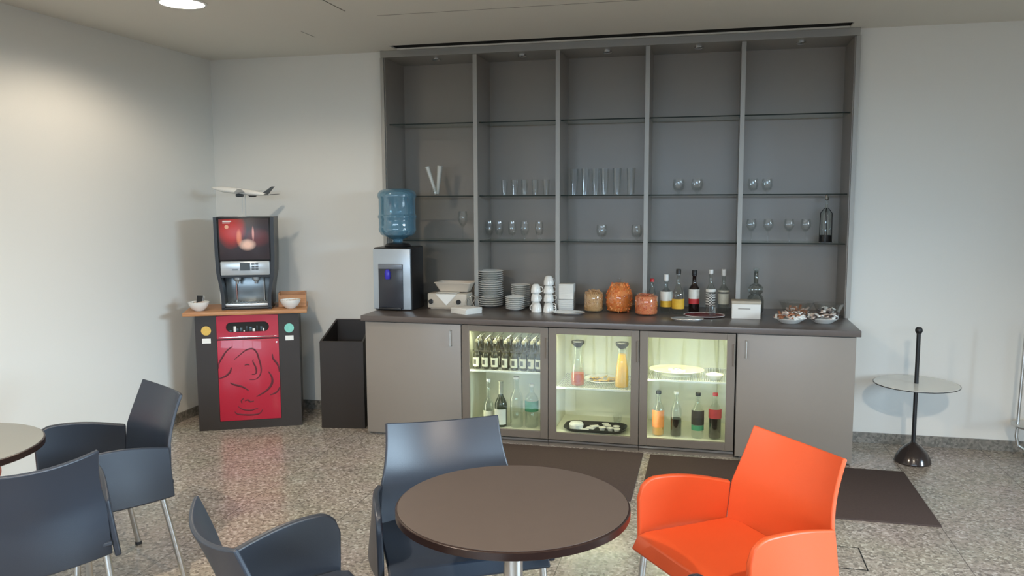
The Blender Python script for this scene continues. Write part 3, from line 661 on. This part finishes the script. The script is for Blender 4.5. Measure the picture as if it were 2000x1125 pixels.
for k in range(34):
    a = rnd.uniform(0, 6.28); q = .06*math.sqrt(rnd.random()); T = Matrix.Translation((q*math.cos(a), q*math.sin(a), rnd.uniform(.02, .07))) @ Euler((rnd.uniform(0, 3), rnd.uniform(0, 3), 0)).to_matrix().to_4x4()
    b.box(-.014, .014, -.006, .006, -.004, .004, [M_snack3, M_paper, M_snack][k % 3], T=T)
b.build('sweets', None, gb2)

# ------------------------------------------------------------ glassware on the glass shelves
def gl_tumbler(r, h, taper=.85): return MB().lathe([(0, .006), (r*taper*.7, 0), (r*taper, .001), (r, h), (r-.0018, h), (r*taper-.002, .010), (0, .010)], 24)
def gl_wine(r, h):
    return MB().lathe([(0, .003), (r*.85, 0), (r*.85, .002), (r*.15, .007), (.0035, .02), (.0035, h*.42), (r*.5, h*.50), (r*.98, h*.68), (r, h*.8), (r*.82, h), (r*.80, h), (r*.96, h*.8), (r*.94, h*.68), (r*.45, h*.51), (0, h*.47)], 24)
def gl_goblet(r, h): return MB().lathe([(0, .003), (r*.8, 0), (r*.8, .003), (r*.2, .008), (r*.2, h*.16), (r*.8, h*.32), (r, h*.58), (r*.86, h), (r*.84, h), (r*.97, h*.58), (r*.75, h*.33), (0, h*.24)], 24)
def setof(meshf, name, xs, y, z, labels, cat, group):
    first = None
    for x, lb in zip(xs, labels):
        if first is None: t = first = meshf.build(name, M_glass, ang=70)
        else: t = first.copy(); COL.objects.link(t)
        t.location = (x, y+rnd.uniform(-.015, .015), z); tag(t, lb, cat, group)
nth = ['leftmost', 'second from left', 'third from left', 'fourth from left', 'fifth from left', 'rightmost']
setof(gl_tumbler(.027, .115, .85), 'small_glass', (.124, .203, .277, .359, .44), .15, 1.6805, ['small plain glass, %s of five on the second bay middle shelf' % (nth[k] if k < 4 else 'rightmost') for k in range(5)], 'glass', 'small glasses in the second bay')
setof(gl_tumbler(.033, .190, .80), 'tall_glass', (.65, .734, .809, .876, .965, 1.065), .15, 1.6805, ['tall straight beer glass, %s of six in the middle bay' % nth[k] for k in range(6)], 'glass', 'tall beer glasses in the middle bay')
setof(gl_goblet(.042, .108), 'tumbler', (1.402, 1.530), .15, 1.6805, ['short stemmed tumbler, left of the pair in the fourth bay', 'short stemmed tumbler, right of the pair in the fourth bay'], 'glass', 'tumblers in the fourth bay')
setof(gl_goblet(.037, .105), 'tumbler', (1.910, 2.005), .15, 1.6805, ['short tumbler, left of the pair on the top right bay shelf', 'short tumbler, right of the pair on the top right bay shelf'], 'glass', 'tumblers in the right bay')
setof(gl_goblet(.033, .140), 'goblet', (.003, .082, .182, .28, .39), .15, 1.3475, ['short stemmed goblet, %s of five on the lower shelf of the second bay' % (nth[k] if k < 4 else 'rightmost') for k in range(5)], 'glass', 'goblets in the second bay')
setof(gl_goblet(.040, .115), 'goblet', (.856, 1.112), .15, 1.3475, ['goblet alone in the middle of the lower shelf in the middle bay', 'goblet close to the right divider of the middle bay'], 'glass', 'goblets in the middle bay')
setof(gl_wine(.036, .160), 'wine_glass', (1.907, 2.021, 2.157, 2.268), .15, 1.3475, ['stemmed wine glass, %s of four in the right bay' % nth[k if k < 3 else 5] for k in range(4)], 'glass', 'wine glasses in the right bay')
setof(gl_wine(.040, .215), 'wine_glass', (-.199,), .15, 1.3475, ['lone tall wine glass on the lower shelf of the left bay'], 'glass', None)
dc = empty('liqueur_decanter', (2.397, .14, 1.3475), 0, 'slender glass decanter in a dark metal frame at the far right of the lower shelf', 'decanter')
MB().lathe([(0, .003), (.028, 0), (.032, .01), (.034, .10), (.036, .19), (.028, .215), (.011, .225), (.009, .27), (.012, .285), (0, .288)], 24).build('glass_body', M_bottle, dc, ang=60)
fr = MB().box(-.041, .041, -.035, .035, -.0, .004).lathe([(.037, .006), (.0385, .006), (.0385, .05), (.037, .05)], 24, closed=True)
for a in (0, 90, 180, 270): fr.tube([(.040*math.cos(R(a)), .040*math.sin(R(a)), .004), (.038*math.cos(R(a)), .038*math.sin(R(a)), .20), (.012*math.cos(R(a)), .012*math.sin(R(a)), .235)], .003, 6)
fr.build('frame', M_blackp, dc)
MB().lathe([(.008, .288), (.014, .295), (.010, .315), (.005, .335), (0, .338)], 14).build('stopper', M_steel, dc)
vs = empty('twin_vase', (-.43, .16, 1.6805), 0, 'small glass vase holding two pale frosted rods leaning apart in a V', 'vase')
M_frost = glassmat('frosted_rod', (.85, .88, .86, 1), .06, .3, .3, srgb(225, 228, 222), .7)
MB().lathe([(0, .003), (.030, 0), (.034, .01), (.030, .05), (.026, .055), (.024, .05), (0, .008)], 24).build('glass_base', M_glass, vs, ang=60)
MB().tube([(.012, 0, .012), (-.055, 0, .22)], [.010, .017], 14).build('rod', M_frost, vs)
MB().tube([(.022, .01, .012), (.045, .01, .225)], [.010, .022], 14).build('rod', M_frost, vs)

# ------------------------------------------------------------ coffee corner
CC = (-1.59, -.62); CR = R(26.3)
cc = empty('coffee_station', (CC[0], CC[1], 0), CR, 'black and red coffee station cabinet with wooden top standing across the corner', 'cabinet')
cw = .357
MB().box(-cw, -.214, 0, .44, .0, .838).box(.214, cw, 0, .44, 0, .838).box(-.214, .214, .012, .44, 0, .838).box(-.214, .214, 0, .012, 0, .062).build('body', M_black, cc)
MB().box(-.432, .418, -.035, .445, .8385, .864, b=.004).build('wooden_top', M_wood, cc)
# red upper flap with slot
fl = MB()
n0 = 10; slot = []
for k in range(n0+1): q = R(90+180*k/n0); slot.append((-.112+.036*math.cos(q), .747+.036*math.sin(q)))
for k in range(n0+1): q = R(-90+180*k/n0); slot.append((.112+.036*math.cos(q), .747+.036*math.sin(q)))
outer = []
for (x, z) in slot:  # project to the outline rectangle
    if abs(x) > .112: sx = .212 if x > 0 else -.212; dz = z-.747; zz_ = .747+dz*(.087/.036); outer.append((sx, max(.665, min(.834, zz_))))
    else: outer.append((x, .834 if z > .747 else .665))
n = len(slot)
for m_, y0, y1 in ((None, -.004, .010),):
    vsx = [(x, y0, z) for x, z in slot]+[(x, y0, z) for x, z in outer]+[(x, y1, z) for x, z in slot]+[(x, y1, z) for x, z in outer]
    fsx = []
    for k in range(n):
        j = (k+1) % n; fsx += [(k, j, n+j, n+k), (2*n+k, 3*n+k, 3*n+j, 2*n+j), (k, 2*n+k, 2*n+j, j), (n+k, n+j, 3*n+j, 3*n+k)]
    fl.add(vsx, fsx)
up = fl.build('upper_flap', M_red, cc)
MB().box(-.15, .15, .0101, .0118, .708, .786).build('slot_opening', M_dark, cc)
gr = MB(); MATS_G = mat('slot_glimmer', srgb(70, 84, 88), .3, metal=.5); MATS_G2 = mat('slot_dark', srgb(40, 50, 54), .3)
for k in range(11): x = -.12+k*.023+rnd.uniform(-.006, .006); gr.box(x-.004, x+rnd.uniform(.004, .016), .006, .0095, .712, .722+rnd.uniform(0, .035), [MATS_G, M_paper, MATS_G2][k % 3], b=.0015)
gr.build('slot_contents', None, cc)
MB().box(-.2, .2, -.008, -.0045, .671, .678, b=.001).build('chrome_strip', M_chrome, cc)
rd = MB().box(-.212, .212, -.004, .011, .064, .655, b=.002).build('red_door', M_red, cc)
rr = [(285, 1)]
def LP(X, Y): return ((X-555)*.000868, (1028-(X-550)*.064-Y)*.000868)
lines = [([(430, 335), (385, 370), (345, 430), (318, 480), (306, 525)], 5), ([(415, 510), (402, 550), (365, 585), (315, 606)], 6),
 ([(440, 445), (490, 400), (540, 360), (590, 350), (620, 380), (635, 430), (650, 500), (645, 560), (610, 605), (555, 612)], 5), ([(592, 440), (588, 460), (606, 500), (612, 530), (606, 560), (575, 568)], 5),
 ([(520, 490), (540, 484), (560, 488)], 4), ([(400, 640), (430, 655), (500, 675), (548, 708)], 6), ([(708, 540), (735, 590), (730, 650), (680, 710), (605, 756)], 7),
 ([(745, 390), (750, 430), (785, 480), (800, 540)], 6), ([(795, 670), (770, 715), (715, 742)], 5),
 ([(428, 885), (450, 905), (540, 913), (620, 902), (655, 860)], 5), ([(455, 838), (490, 865), (560, 872), (620, 850)], 4), ([(488, 815), (484, 790), (505, 770)], 4), ([(510, 795), (535, 785), (555, 800), (585, 792)], 5)]
la = MB()
def smooth(pts, n=5):
    out = []
    P = [pts[0]]+pts+[pts[-1]]
    for i in range(1, len(P)-2):
        p0, p1, p2, p3 = (Vector(P[j]) for j in (i-1, i, i+1, i+2))
        for k in range(n):
            t_ = k/n; out.append(.5*((2*p1)+(-p0+p2)*t_+(2*p0-5*p1+4*p2-p3)*t_*t_+(-p0+3*p1-3*p2+p3)*t_**3))
    out.append(Vector(pts[-1])); return out
for pts, wd in lines:
    s_ = smooth([LP(*p) for p in pts]); n = len(s_)
    s_ = [Vector((max(-.208, min(.208, p[0])), p[1])) for p in s_]
    la.tube([(p[0], -.0045, p[1]) for p in s_], [wd*.0012*(.35+.65*math.sin(math.pi*(i+.5)/n)) for i in range(n)], 8, flat=(-.0045, .15))
la.build('line_drawing', M_redline, rd)
MB().lathe([(.006, 0), (.006, .006), (0, .006)], 12, T=Matrix.Translation((.197, -.0045, .630)) @ Matrix.Rotation(R(90), 4, 'X')).build('lock', M_chrome, rd)
for x, c1, lb in ((-.283, srgb(214, 176, 84), 'round yellow sticker'), (.288, srgb(126, 200, 184), 'round mint green sticker')):
    s_ = MB().lathe([(0, 0), (.0335, 0), (.0335, .0015), (0, .0015)], 28, T=Matrix.Translation((x, 0, .728)) @ Matrix.Rotation(R(90), 4, 'X')).build('round_sticker', mat('sticker_%d' % (x > 0), c1, .5, var=.2, vscale=60), cc); s_['label'] = lb
    MB().box(x-.029, x+.029, -.0015, 0, .638, .672).build('label_strip', M_paper, cc)
# machine
TOPZ = .864
def cloc(lx, ly, z): return (CC[0]+lx*math.cos(CR)-ly*math.sin(CR), CC[1]+lx*math.sin(CR)+ly*math.cos(CR), z)
cm = empty('coffee_machine', cloc(-.005, .05, TOPZ), R(24), 'tall black coffee machine with a coffee picture on its front, on the wooden top', 'coffee machine')
def sec(z, w_, y0, y1, r=.02): return [(p[0], p[1]+(y0+y1)/2, z) for p in rrect(w_, (y1-y0)/2, r, 0)]
b = MB(); loops(b, [sec(0, .172, .0, .32), sec(.03, .178, 0, .32), sec(.12, .18, .0, .32), ])
MB().box(-.175, .175, 0, .32, 0, .022, b=.006).build('base', M_blackp, cm)
side = [(.172, 0), (.174, .10), (.188, .20), (.200, .27), (.205, .40), (.208, .668)]
for sg in (-1, 1):
    G = [[(sg*(x-.012), y, z) for y in (0, .1, .2, .32)] for x, z in side]
    MB().sheet(G, .024).build('side_cheek', M_blackp, cm)
MB().box(-.195, .195, .012, .315, .345, .660, b=.006).box(-.19, .19, .012, .315, .235, .345).box(-.163, .163, .14, .31, .022, .236).box(-.19, .19, .02, .32, .655, .667, b=.003).build('body', M_blackp, cm)
def posterM():
    m = bpy.data.materials.new('coffee_picture'); m.use_nodes = True; nt = m.node_tree; b = nt.nodes['Principled BSDF']; N = nt.nodes.new; L = nt.links.new
    tc = N('ShaderNodeTexCoord'); sp = N('ShaderNodeSeparateXYZ'); L(tc.outputs['Object'], sp.inputs[0])
    nz = N('ShaderNodeTexNoise'); nz.inputs['Scale'].default_value = 7; nz.inputs['Detail'].default_value = 3; nz.inputs['Distortion'].default_value = 1.2; L(tc.outputs['Object'], nz.inputs['Vector'])
    def blob(cx, cz, sx, sz, k=.35):
        a = N('ShaderNodeMath'); a.operation = 'SUBTRACT'; L(sp.outputs[0], a.inputs[0]); a.inputs[1].default_value = cx
        a2 = N('ShaderNodeMath'); a2.operation = 'DIVIDE'; L(a.outputs[0], a2.inputs[0]); a2.inputs[1].default_value = sx
        c = N('ShaderNodeMath'); c.operation = 'SUBTRACT'; L(sp.outputs[2], c.inputs[0]); c.inputs[1].default_value = cz
        c2 = N('ShaderNodeMath'); c2.operation = 'DIVIDE'; L(c.outputs[0], c2.inputs[0]); c2.inputs[1].default_value = sz
        p = N('ShaderNodeMath'); p.operation = 'POWER'; L(a2.outputs[0], p.inputs[0]); p.inputs[1].default_value = 2
        q = N('ShaderNodeMath'); q.operation = 'POWER'; L(c2.outputs[0], q.inputs[0]); q.inputs[1].default_value = 2
        s = N('ShaderNodeMath'); s.operation = 'ADD'; L(p.outputs[0], s.inputs[0]); L(q.outputs[0], s.inputs[1])
        n_ = N('ShaderNodeMath'); n_.operation = 'MULTIPLY_ADD'; L(nz.outputs['Fac'], n_.inputs[0]); n_.inputs[1].default_value = k*2; L(s.outputs[0], n_.inputs[2])
        r = N('ShaderNodeMapRange'); r.inputs['From Min'].default_value = .5; r.inputs['From Max'].default_value = 1.5; r.inputs['To Min'].default_value = 1; r.inputs['To Max'].default_value = 0; L(n_.outputs[0], r.inputs['Value']); return r.outputs[0]
    def mixc(fac, a, colr):
        mx = N('ShaderNodeMix'); mx.data_type = 'RGBA'; L(fac, mx.inputs['Factor'])
        if isinstance(a, tuple): mx.inputs['A'].default_value = a
        else: L(a, mx.inputs['A'])
        mx.inputs['B'].default_value = colr; return mx.outputs['Result']
    c = mixc(blob(-.09, .58, .105, .13), srgb(58, 50, 54), srgb(186, 44, 34))
    c = mixc(blob(.09, .52, .09, .07), c, srgb(104, 54, 56))
    c = mixc(blob(-.035, .52, .02, .06), c, srgb(226, 130, 96))
    c = mixc(blob(.02, .47, .06, .042), c, srgb(246, 204, 184))
    c = mixc(blob(.062, .55, .008, .05, .2), c, srgb(226, 160, 150))
    L(c, b.inputs['Base Color']); b.inputs['Roughness'].default_value = .3; return m
fp = MB().box(-.172, .172, .004, .0115, .362, .655, b=.003).build('picture_panel', posterM(), cm)
M_print = mat('white_print', (.8, .8, .78, 1), .5)
MB().box(-.145, -.085, .0030, .0038, .634, .642).box(-.145, -.095, .0030, .0038, .624, .629).build('brand_mark', M_print, fp)
MB().lathe([(0, 0), (.014, 0), (.014, .001), (0, .001)], 18, T=Matrix.Translation((-.118, .0038, .598)) @ Matrix.Rotation(R(90), 4, 'X')).build('round_mark', mat('pale_red_print', srgb(230, 170, 140), .5), fp)
cp = MB().box(-.17, .17, -.004, .0115, .250, .352, b=.008).build('control_panel', mat('silver_panel', srgb(190, 196, 198), .25, metal=.4), cm)
MB().box(-.035, .035, -.0052, -.0045, .285, .340).build('display', mat('display_grey', srgb(80, 88, 92), .2), cp)
kb = MB()
for r_ in range(3):
    for q in range(2): kb.box(.045+q*.026, .066+q*.026, -.0062, -.0045, .288+r_*.018, .301+r_*.018, b=.001)
kb.box(-.09, -.05, -.0055, -.0045, .287, .296).build('buttons', mat('button_grey', srgb(96, 104, 110), .4), cp)
for x in (-.065, .065):
    MB().lathe([(.010, .185), (.012, .20), (.026, .215), (.028, .236), (0, .236)], 20, c=(x, .055, 0)).build('spout', mat('grey_spout', srgb(160, 164, 164), .3, metal=.3), cm)
MB().box(-.155, .155, .128, .1395, .03, .232, b=.003).build('splash_plate', mat('splash_grey', srgb(120, 126, 128), .25, metal=.6), cm)
for x in (-.082, .115): MB().tube([(x, .12, .03), (x, .12, .232)], .006, 10).build('upright_tube', M_chrome, cm)
dt = MB().box(-.15, .15, .012, .127, .0225, .045, b=.004)
for k in range(13): x = -.135+k*.0225; dt.box(x-.002, x+.002, .02, .12, .045, .048)
dt.build('drip_tray', M_steel, cm)
# model aeroplane on the machine
ap = empty('model_aeroplane', cloc(-.02, .22, TOPZ+.667), 0, 'white model aeroplane on a thin stand on top of the coffee machine', 'model')
fus = []
n = 22; A = Vector((-.265, .02, .212)); B_ = Vector((.235, -.03, .158))
rr_ = [.002+.020*min(1, math.sin(min(1, i/5)*math.pi/2))*(1 if i < 14 else max(.12, 1-(i-14)/8.5)) for i in range(n)]
MB().tube([A.lerp(B_, i/(n-1)) for i in range(n)], rr_, 16).build('fuselage', M_white, ap)
mid = A.lerp(B_, .48)
for sg in (1, -1):
    wv = [mid+Vector((-.04, 0, -.008)), mid+Vector((.05, 0, -.012)), mid+Vector((.165, sg*.24, .012)), mid+Vector((.135, sg*.24, .014))]
    MB().sheet([[wv[0], wv[3]], [wv[1], wv[2]]], .005).build('wing', M_white, ap)
    tv = B_+Vector((-.05, 0, .0)); wv = [tv, tv+Vector((.045, 0, 0)), tv+Vector((.085, sg*.08, .006)), tv+Vector((.06, sg*.08, .006))]
    MB().sheet([[wv[0], wv[3]], [wv[1], wv[2]]], .003).build('tailplane', M_blackp, ap)
    MB().tube([mid+Vector((.03+.0, sg*.085, -.030)), mid+Vector((.05, sg*.085, -.030)), mid+Vector((.085, sg*.085, -.032))], [.010, .013, .009], 14).build('engine', mat('dark_engine', srgb(60, 66, 70), .3), ap)
tv = B_
MB().sheet([[tv+Vector((-.07, 0, .004)), tv+Vector((.02, 0, .060))], [tv+Vector((-.01, 0, .002)), tv+Vector((.045, 0, .060))]], .004).build('tail_fin', mat('dark_fin', srgb(66, 72, 76), .4), ap)
MB().box(-.03, .045, -.03, .03, 0, .006, b=.002).tube([(-.010, 0, .004), (-.004, 0, .172)], .004, 8).tube([(.018, 0, .004), (.022, 0, .170)], .004, 8).build('stand', mat('pale_stand', (.72, .72, .68, 1), .3), ap)

def sugar_bowl(x, y, label, kind):
    t = empty('sugar_bowl', (x, y, TOPZ), 0, label, 'bowl', 'white bowls on the wooden top')
    MB().lathe([(0, .003), (.03, 0), (.034, .004), (.055, .022), (.07, .048), (.074, .064), (.072, .065), (.066, .048), (.05, .026), (0, .012)], 32).build('bowl', M_white, t, ang=60)
    b = MB()
    for k in range(16):
        a = rnd.uniform(0, 6.28); q = .045*math.sqrt(rnd.random()); T = Matrix.Translation((q*math.cos(a), q*math.sin(a), .045+rnd.uniform(0, .02))) @ Euler((rnd.uniform(-.6, .6), rnd.uniform(-.6, .6), rnd.uniform(0, 3))).to_matrix().to_4x4()
        b.box(-.022, .022, -.006, .006, -.003, .003, [M_paper, M_snack][k % 2], T=T, b=.0015)
    b.build('sachets', None, t)
    if kind:
        b = MB()
        for k in range(4): b.box(-.024, .024, -.002+.006*k, .002+.006*k, 0, .055, M_paper if k % 2 else M_blackp, T=Matrix.Translation((.005, 0, .055)) @ Matrix.Rotation(R(-14), 4, 'X'), b=.0008)
        b.build('upright_packets', None, t)
p = cloc(-.335, .075, 0); sugar_bowl(p[0], p[1], 'white bowl with dark striped packets standing in it, left of the coffee machine', True)
p = cloc(.30, .06, 0); sugar_bowl(p[0], p[1], 'white bowl of sachets in front of the wooden box, right of the coffee machine', False)
wx = empty('wooden_box', cloc(.310, .235, TOPZ), CR, 'small open wooden box at the right end of the wooden top, behind the bowl', 'box')
bxm = MB(); bxm.box(-.10, .10, -.075, -.067, 0, .085).box(-.10, .10, .067, .075, 0, .10).box(-.10, -.092, -.067, .067, 0, .10).box(.092, .10, -.067, .067, 0, .10).box(-.092, .092, -.067, .067, 0, .006)
bxm.build('box_body', M_wood, wx)

# ---- open black bin beside the counter
bn = empty('waste_bin', (-.933, -.475, 0), R(9), 'tall open black bin with sloping rim between the coffee station and counter', 'bin')
BW, BD = .160, .42
def slab(b, p, q, t_in):  # wall from p to q (x,y), inward offset
    x0, y0 = p; x1, y1 = q; d = Vector((x1-x0, y1-y0)).normalized(); nrm = Vector((-d.y, d.x))*t_in
    zt = lambda y: .636+(.742-.636)*(y/BD)
    base = [(x0, y0), (x1, y1), (x1+nrm.x, y1+nrm.y), (x0+nrm.x, y0+nrm.y)]
    b.add([(x, y, 0) for x, y in base]+[(x, y, zt(y)) for x, y in base], [(0, 3, 2, 1), (4, 5, 6, 7), (0, 1, 5, 4), (1, 2, 6, 5), (2, 3, 7, 6), (3, 0, 4, 7)])
b = MB(); slab(b, (-BW, 0), (BW, 0), .014); slab(b, (BW, .014), (BW-.02, BD-.014), .014); slab(b, (BW-.02, BD), (-BW, BD), .014); slab(b, (-BW, BD-.014), (-BW, .014), .014)
b.box(-BW+.014, BW-.034, .014, BD-.014, 0, .02); b.build('bin_body', mat('black_bin', srgb(38, 31, 26), .45, var=.08), bn)
MB().box(-BW+.02, BW-.03, .05, .36, .50, .512).build('inner_flap', mat('bin_flap', srgb(78, 70, 66), .5), bn)

# ------------------------------------------------------------ side table by the right wall
st = empty('side_table', (2.893, -.385, 0), 0, 'round white side table with a black pole through its top, by the right wall', 'table')
MB().lathe([(.0, .0), (.104, 0), (.108, .008), (.100, .035), (.078, .075), (.045, .108), (.02, .125), (.013, .13), (0, .13)], 40).build('base', mat('black_gloss', srgb(44, 36, 34), .18, coat=.4), st)
MB().tube([(0, 0, .12), (0, 0, .82)], .0125, 16).build('pole', M_blackp, st)
MB().lathe([(0, .815), (.016, .818), (.022, .832), (.022, .842), (.014, .856), (0, .858)], 20).build('knob', M_blackp, st)
tp = MB().lathe([(.0135, .496), (.243, .496), (.246, .4985), (.246, .5015), (.243, .504), (.0135, .504)], 64, closed=True).build('tabletop', mat('white_glass_top', (.74, .74, .68, 1), .15), st)
MB().lathe([(.2461, .4975), (.2475, .4975), (.2475, .5025), (.2461, .5025)], 64, closed=True).build('rim', M_blackp, st)

# ------------------------------------------------------------ metal stand cut off at the right edge
ms = empty('metal_stand', (3.62, -.22, 0), 0, 'grey tubular metal stand cut off by the right edge of the picture', 'stand')
MB().tube([(-.085, 0, .10), (-.098, 0, .16), (-.094, 0, .25), (-.088, 0, .5), (-.080, 0, .86)], .010, 12).build('upright', M_steel, ms)
MB().lathe([(.11, .222), (.128, .226), (.128, .236), (.11, .240), (0, .240)], 30).build('dish', M_steel, ms)
pts = [(-.085+.0, 0, .10)]+[(-.06+.06*(k/6), 0, .10-.085*math.sin(k/6*math.pi/2)) for k in range(1, 7)]+[(.12, 0, .014)]
MB().tube(pts, .010, 12).tube([(0, -.14, .012), (0, .14, .012)], .010, 12).build('foot_tube', M_steel, ms)

# ------------------------------------------------------------ bistro tables
def bistro(x, y, r, topm, label):
    t = empty('bistro_table', (x, y, 0), 0, label, 'table')
    MB().lathe([(0, .700), (r-.012, .700), (r, .706), (r, .7265), (r-.003, .729), (r-.004, .7292), (0, .7292)], 96, m=M_tedge).build('edge_and_base_board', None, t)
    MB().lathe([(0, .7293), (r-.006, .7293), (r-.006, .7303), (0, .7303)], 96).build('tabletop', topm, t)
    MB().tube([(0, 0, .02), (0, 0, .70)], .03, 20).build('column', M_steel, t)
    MB().lathe([(0, 0), (.20, 0), (.205, .006), (.20, .012), (.05, .022), (0, .024)], 40).build('foot', M_steel, t)
    return t
bistro(1.059, -3.483, .356, M_table, 'round dark brown table in the middle foreground, between the blue and orange chairs')
bistro(-1.178, -3.428, .354, M_ltable, 'round table with a paler top cut off at the left edge')

# ------------------------------------------------------------ armchairs
def make_chair(m):
    t = empty('armchair', (0, 0, 0))
    # backrest: z .40 .. .814
    G = []; nz = 14; nx = 16
    for i in range(nz+1):
        v = i/nz; z = .41+(.814-.41)*v
        if z < .60: k = (z-.41)/.19; hw_ = .262-.012*k; y = .195+.01*k
        else: k = (z-.60)/.214; hw_ = .250-.032*k**.8-.006*math.sin(k*math.pi); y = .205+.073*k**1.25
        G.append([((-1+2*j/nx)*hw_, y+.050*(1-(-1+2*j/nx)**2), z-.020*max(0, v-.5)*2*(1-(-1+2*j/nx)**2)) for j in range(nx+1)])
    MB().sheet(G, .014).build('backrest', m, t, bevel=.004, ang=50)
    for sg in (-1, 1):
        G = []; ns = 22; nv = 10
        for i in range(ns+1):
            s_ = i/ns; y = .203-(.203+.172)*s_
            zt = .604+.046*math.sin(min(1, s_/.75)*math.pi/2)
            d = (s_-.80)/.20
            if d > 0: zt -= .075*(1-math.sqrt(max(0, 1-d*d)))
            xt = .252+.045*math.sin(min(1, s_/.9)*math.pi/2); xb = .282+.02*math.sin(s_*math.pi)+.01*s_
            zb = .395+.01*s_
            G.append([(sg*(xb+(xt-xb)*(j/nv)), y-.004*(j/nv), zb+(zt-zb)*j/nv) for j in range(nv+1)])
        MB().sheet(G, .022).build('armrest', m, t, bevel=.008, seg=3, ang=50)
    G = []
    for i in range(13):
        s_ = i/12; y = .215-.44*s_
        row = []
        for j in range(13):
            x = (-1+2*j/12)*(.262+.012*s_); zc = .452-.016*math.sin(min(1, s_*1.1)*math.pi)*(1-(x/.28)**2)
            if s_ > .86: q = (s_-.86)/.14; zc -= .05*q*q; 
            row.append((x, y+(.018*((s_-.86)/.14)**2 if s_ > .86 else 0), zc))
        G.append(row)
    MB().sheet(G, .018).build('seat', m, t, bevel=.005, ang=50)
    for lx, ly, fx, fy in ((-.258, -.165, -.275, -.20), (.258, -.165, .275, -.20), (-.250, .155, -.275, .235), (.250, .155, .275, .235)):
        l = MB().tube([(lx, ly, .44), (lx*.3+fx*.7, ly*.3+fy*.7, .14), (fx, fy, .008)], .0125, 14).build('leg', M_steel, t)
        MB().lathe([(0, 0), (.0155, 0), (.0155, .014), (0, .014)], 14, c=(fx, fy, 0)).build('foot_cap', M_blackp, l)
    return t
CG = 'dark blue plastic armchairs'
proto = make_chair(M_blue)
CHAIRS = [(.781, -3.154, .508, 'dark blue armchair behind the dark round table, facing the camera'),
 (-.922, -2.902, -.565, 'dark blue armchair with its legs in view, tucked behind the left table'),
 (-.721, -3.555, -2.2, 'dark blue armchair seen from behind at the bottom left corner'),
 (.568, -3.797, 2.381, 'dark blue armchair cut off by the bottom edge, its high back edge tilting left'),
 (1.458, -3.95, -2.45, 'dark blue armchair whose arm tip alone shows at the bottom edge below the orange seat')]
for i, (x, y, rz, lb) in enumerate(CHAIRS):
    t = proto if i == 0 else copy_tree(proto)
    t.location = (x, y, 0); t.rotation_euler.z = rz; tag(t, lb, 'chair', CG)
oc = make_chair(M_orange); oc.location = (1.714, -3.082, 0); oc.rotation_euler.z = -.915
tag(oc, 'bright orange plastic armchair right of the dark round table', 'chair', 'orange plastic armchairs')
oc2 = copy_tree(oc); oc2.location = (-1.75, -3.05, 0); oc2.rotation_euler.z = .7
tag(oc2, 'orange armchair beyond the left table, only a sliver visible at the left edge', 'chair', 'orange plastic armchairs')
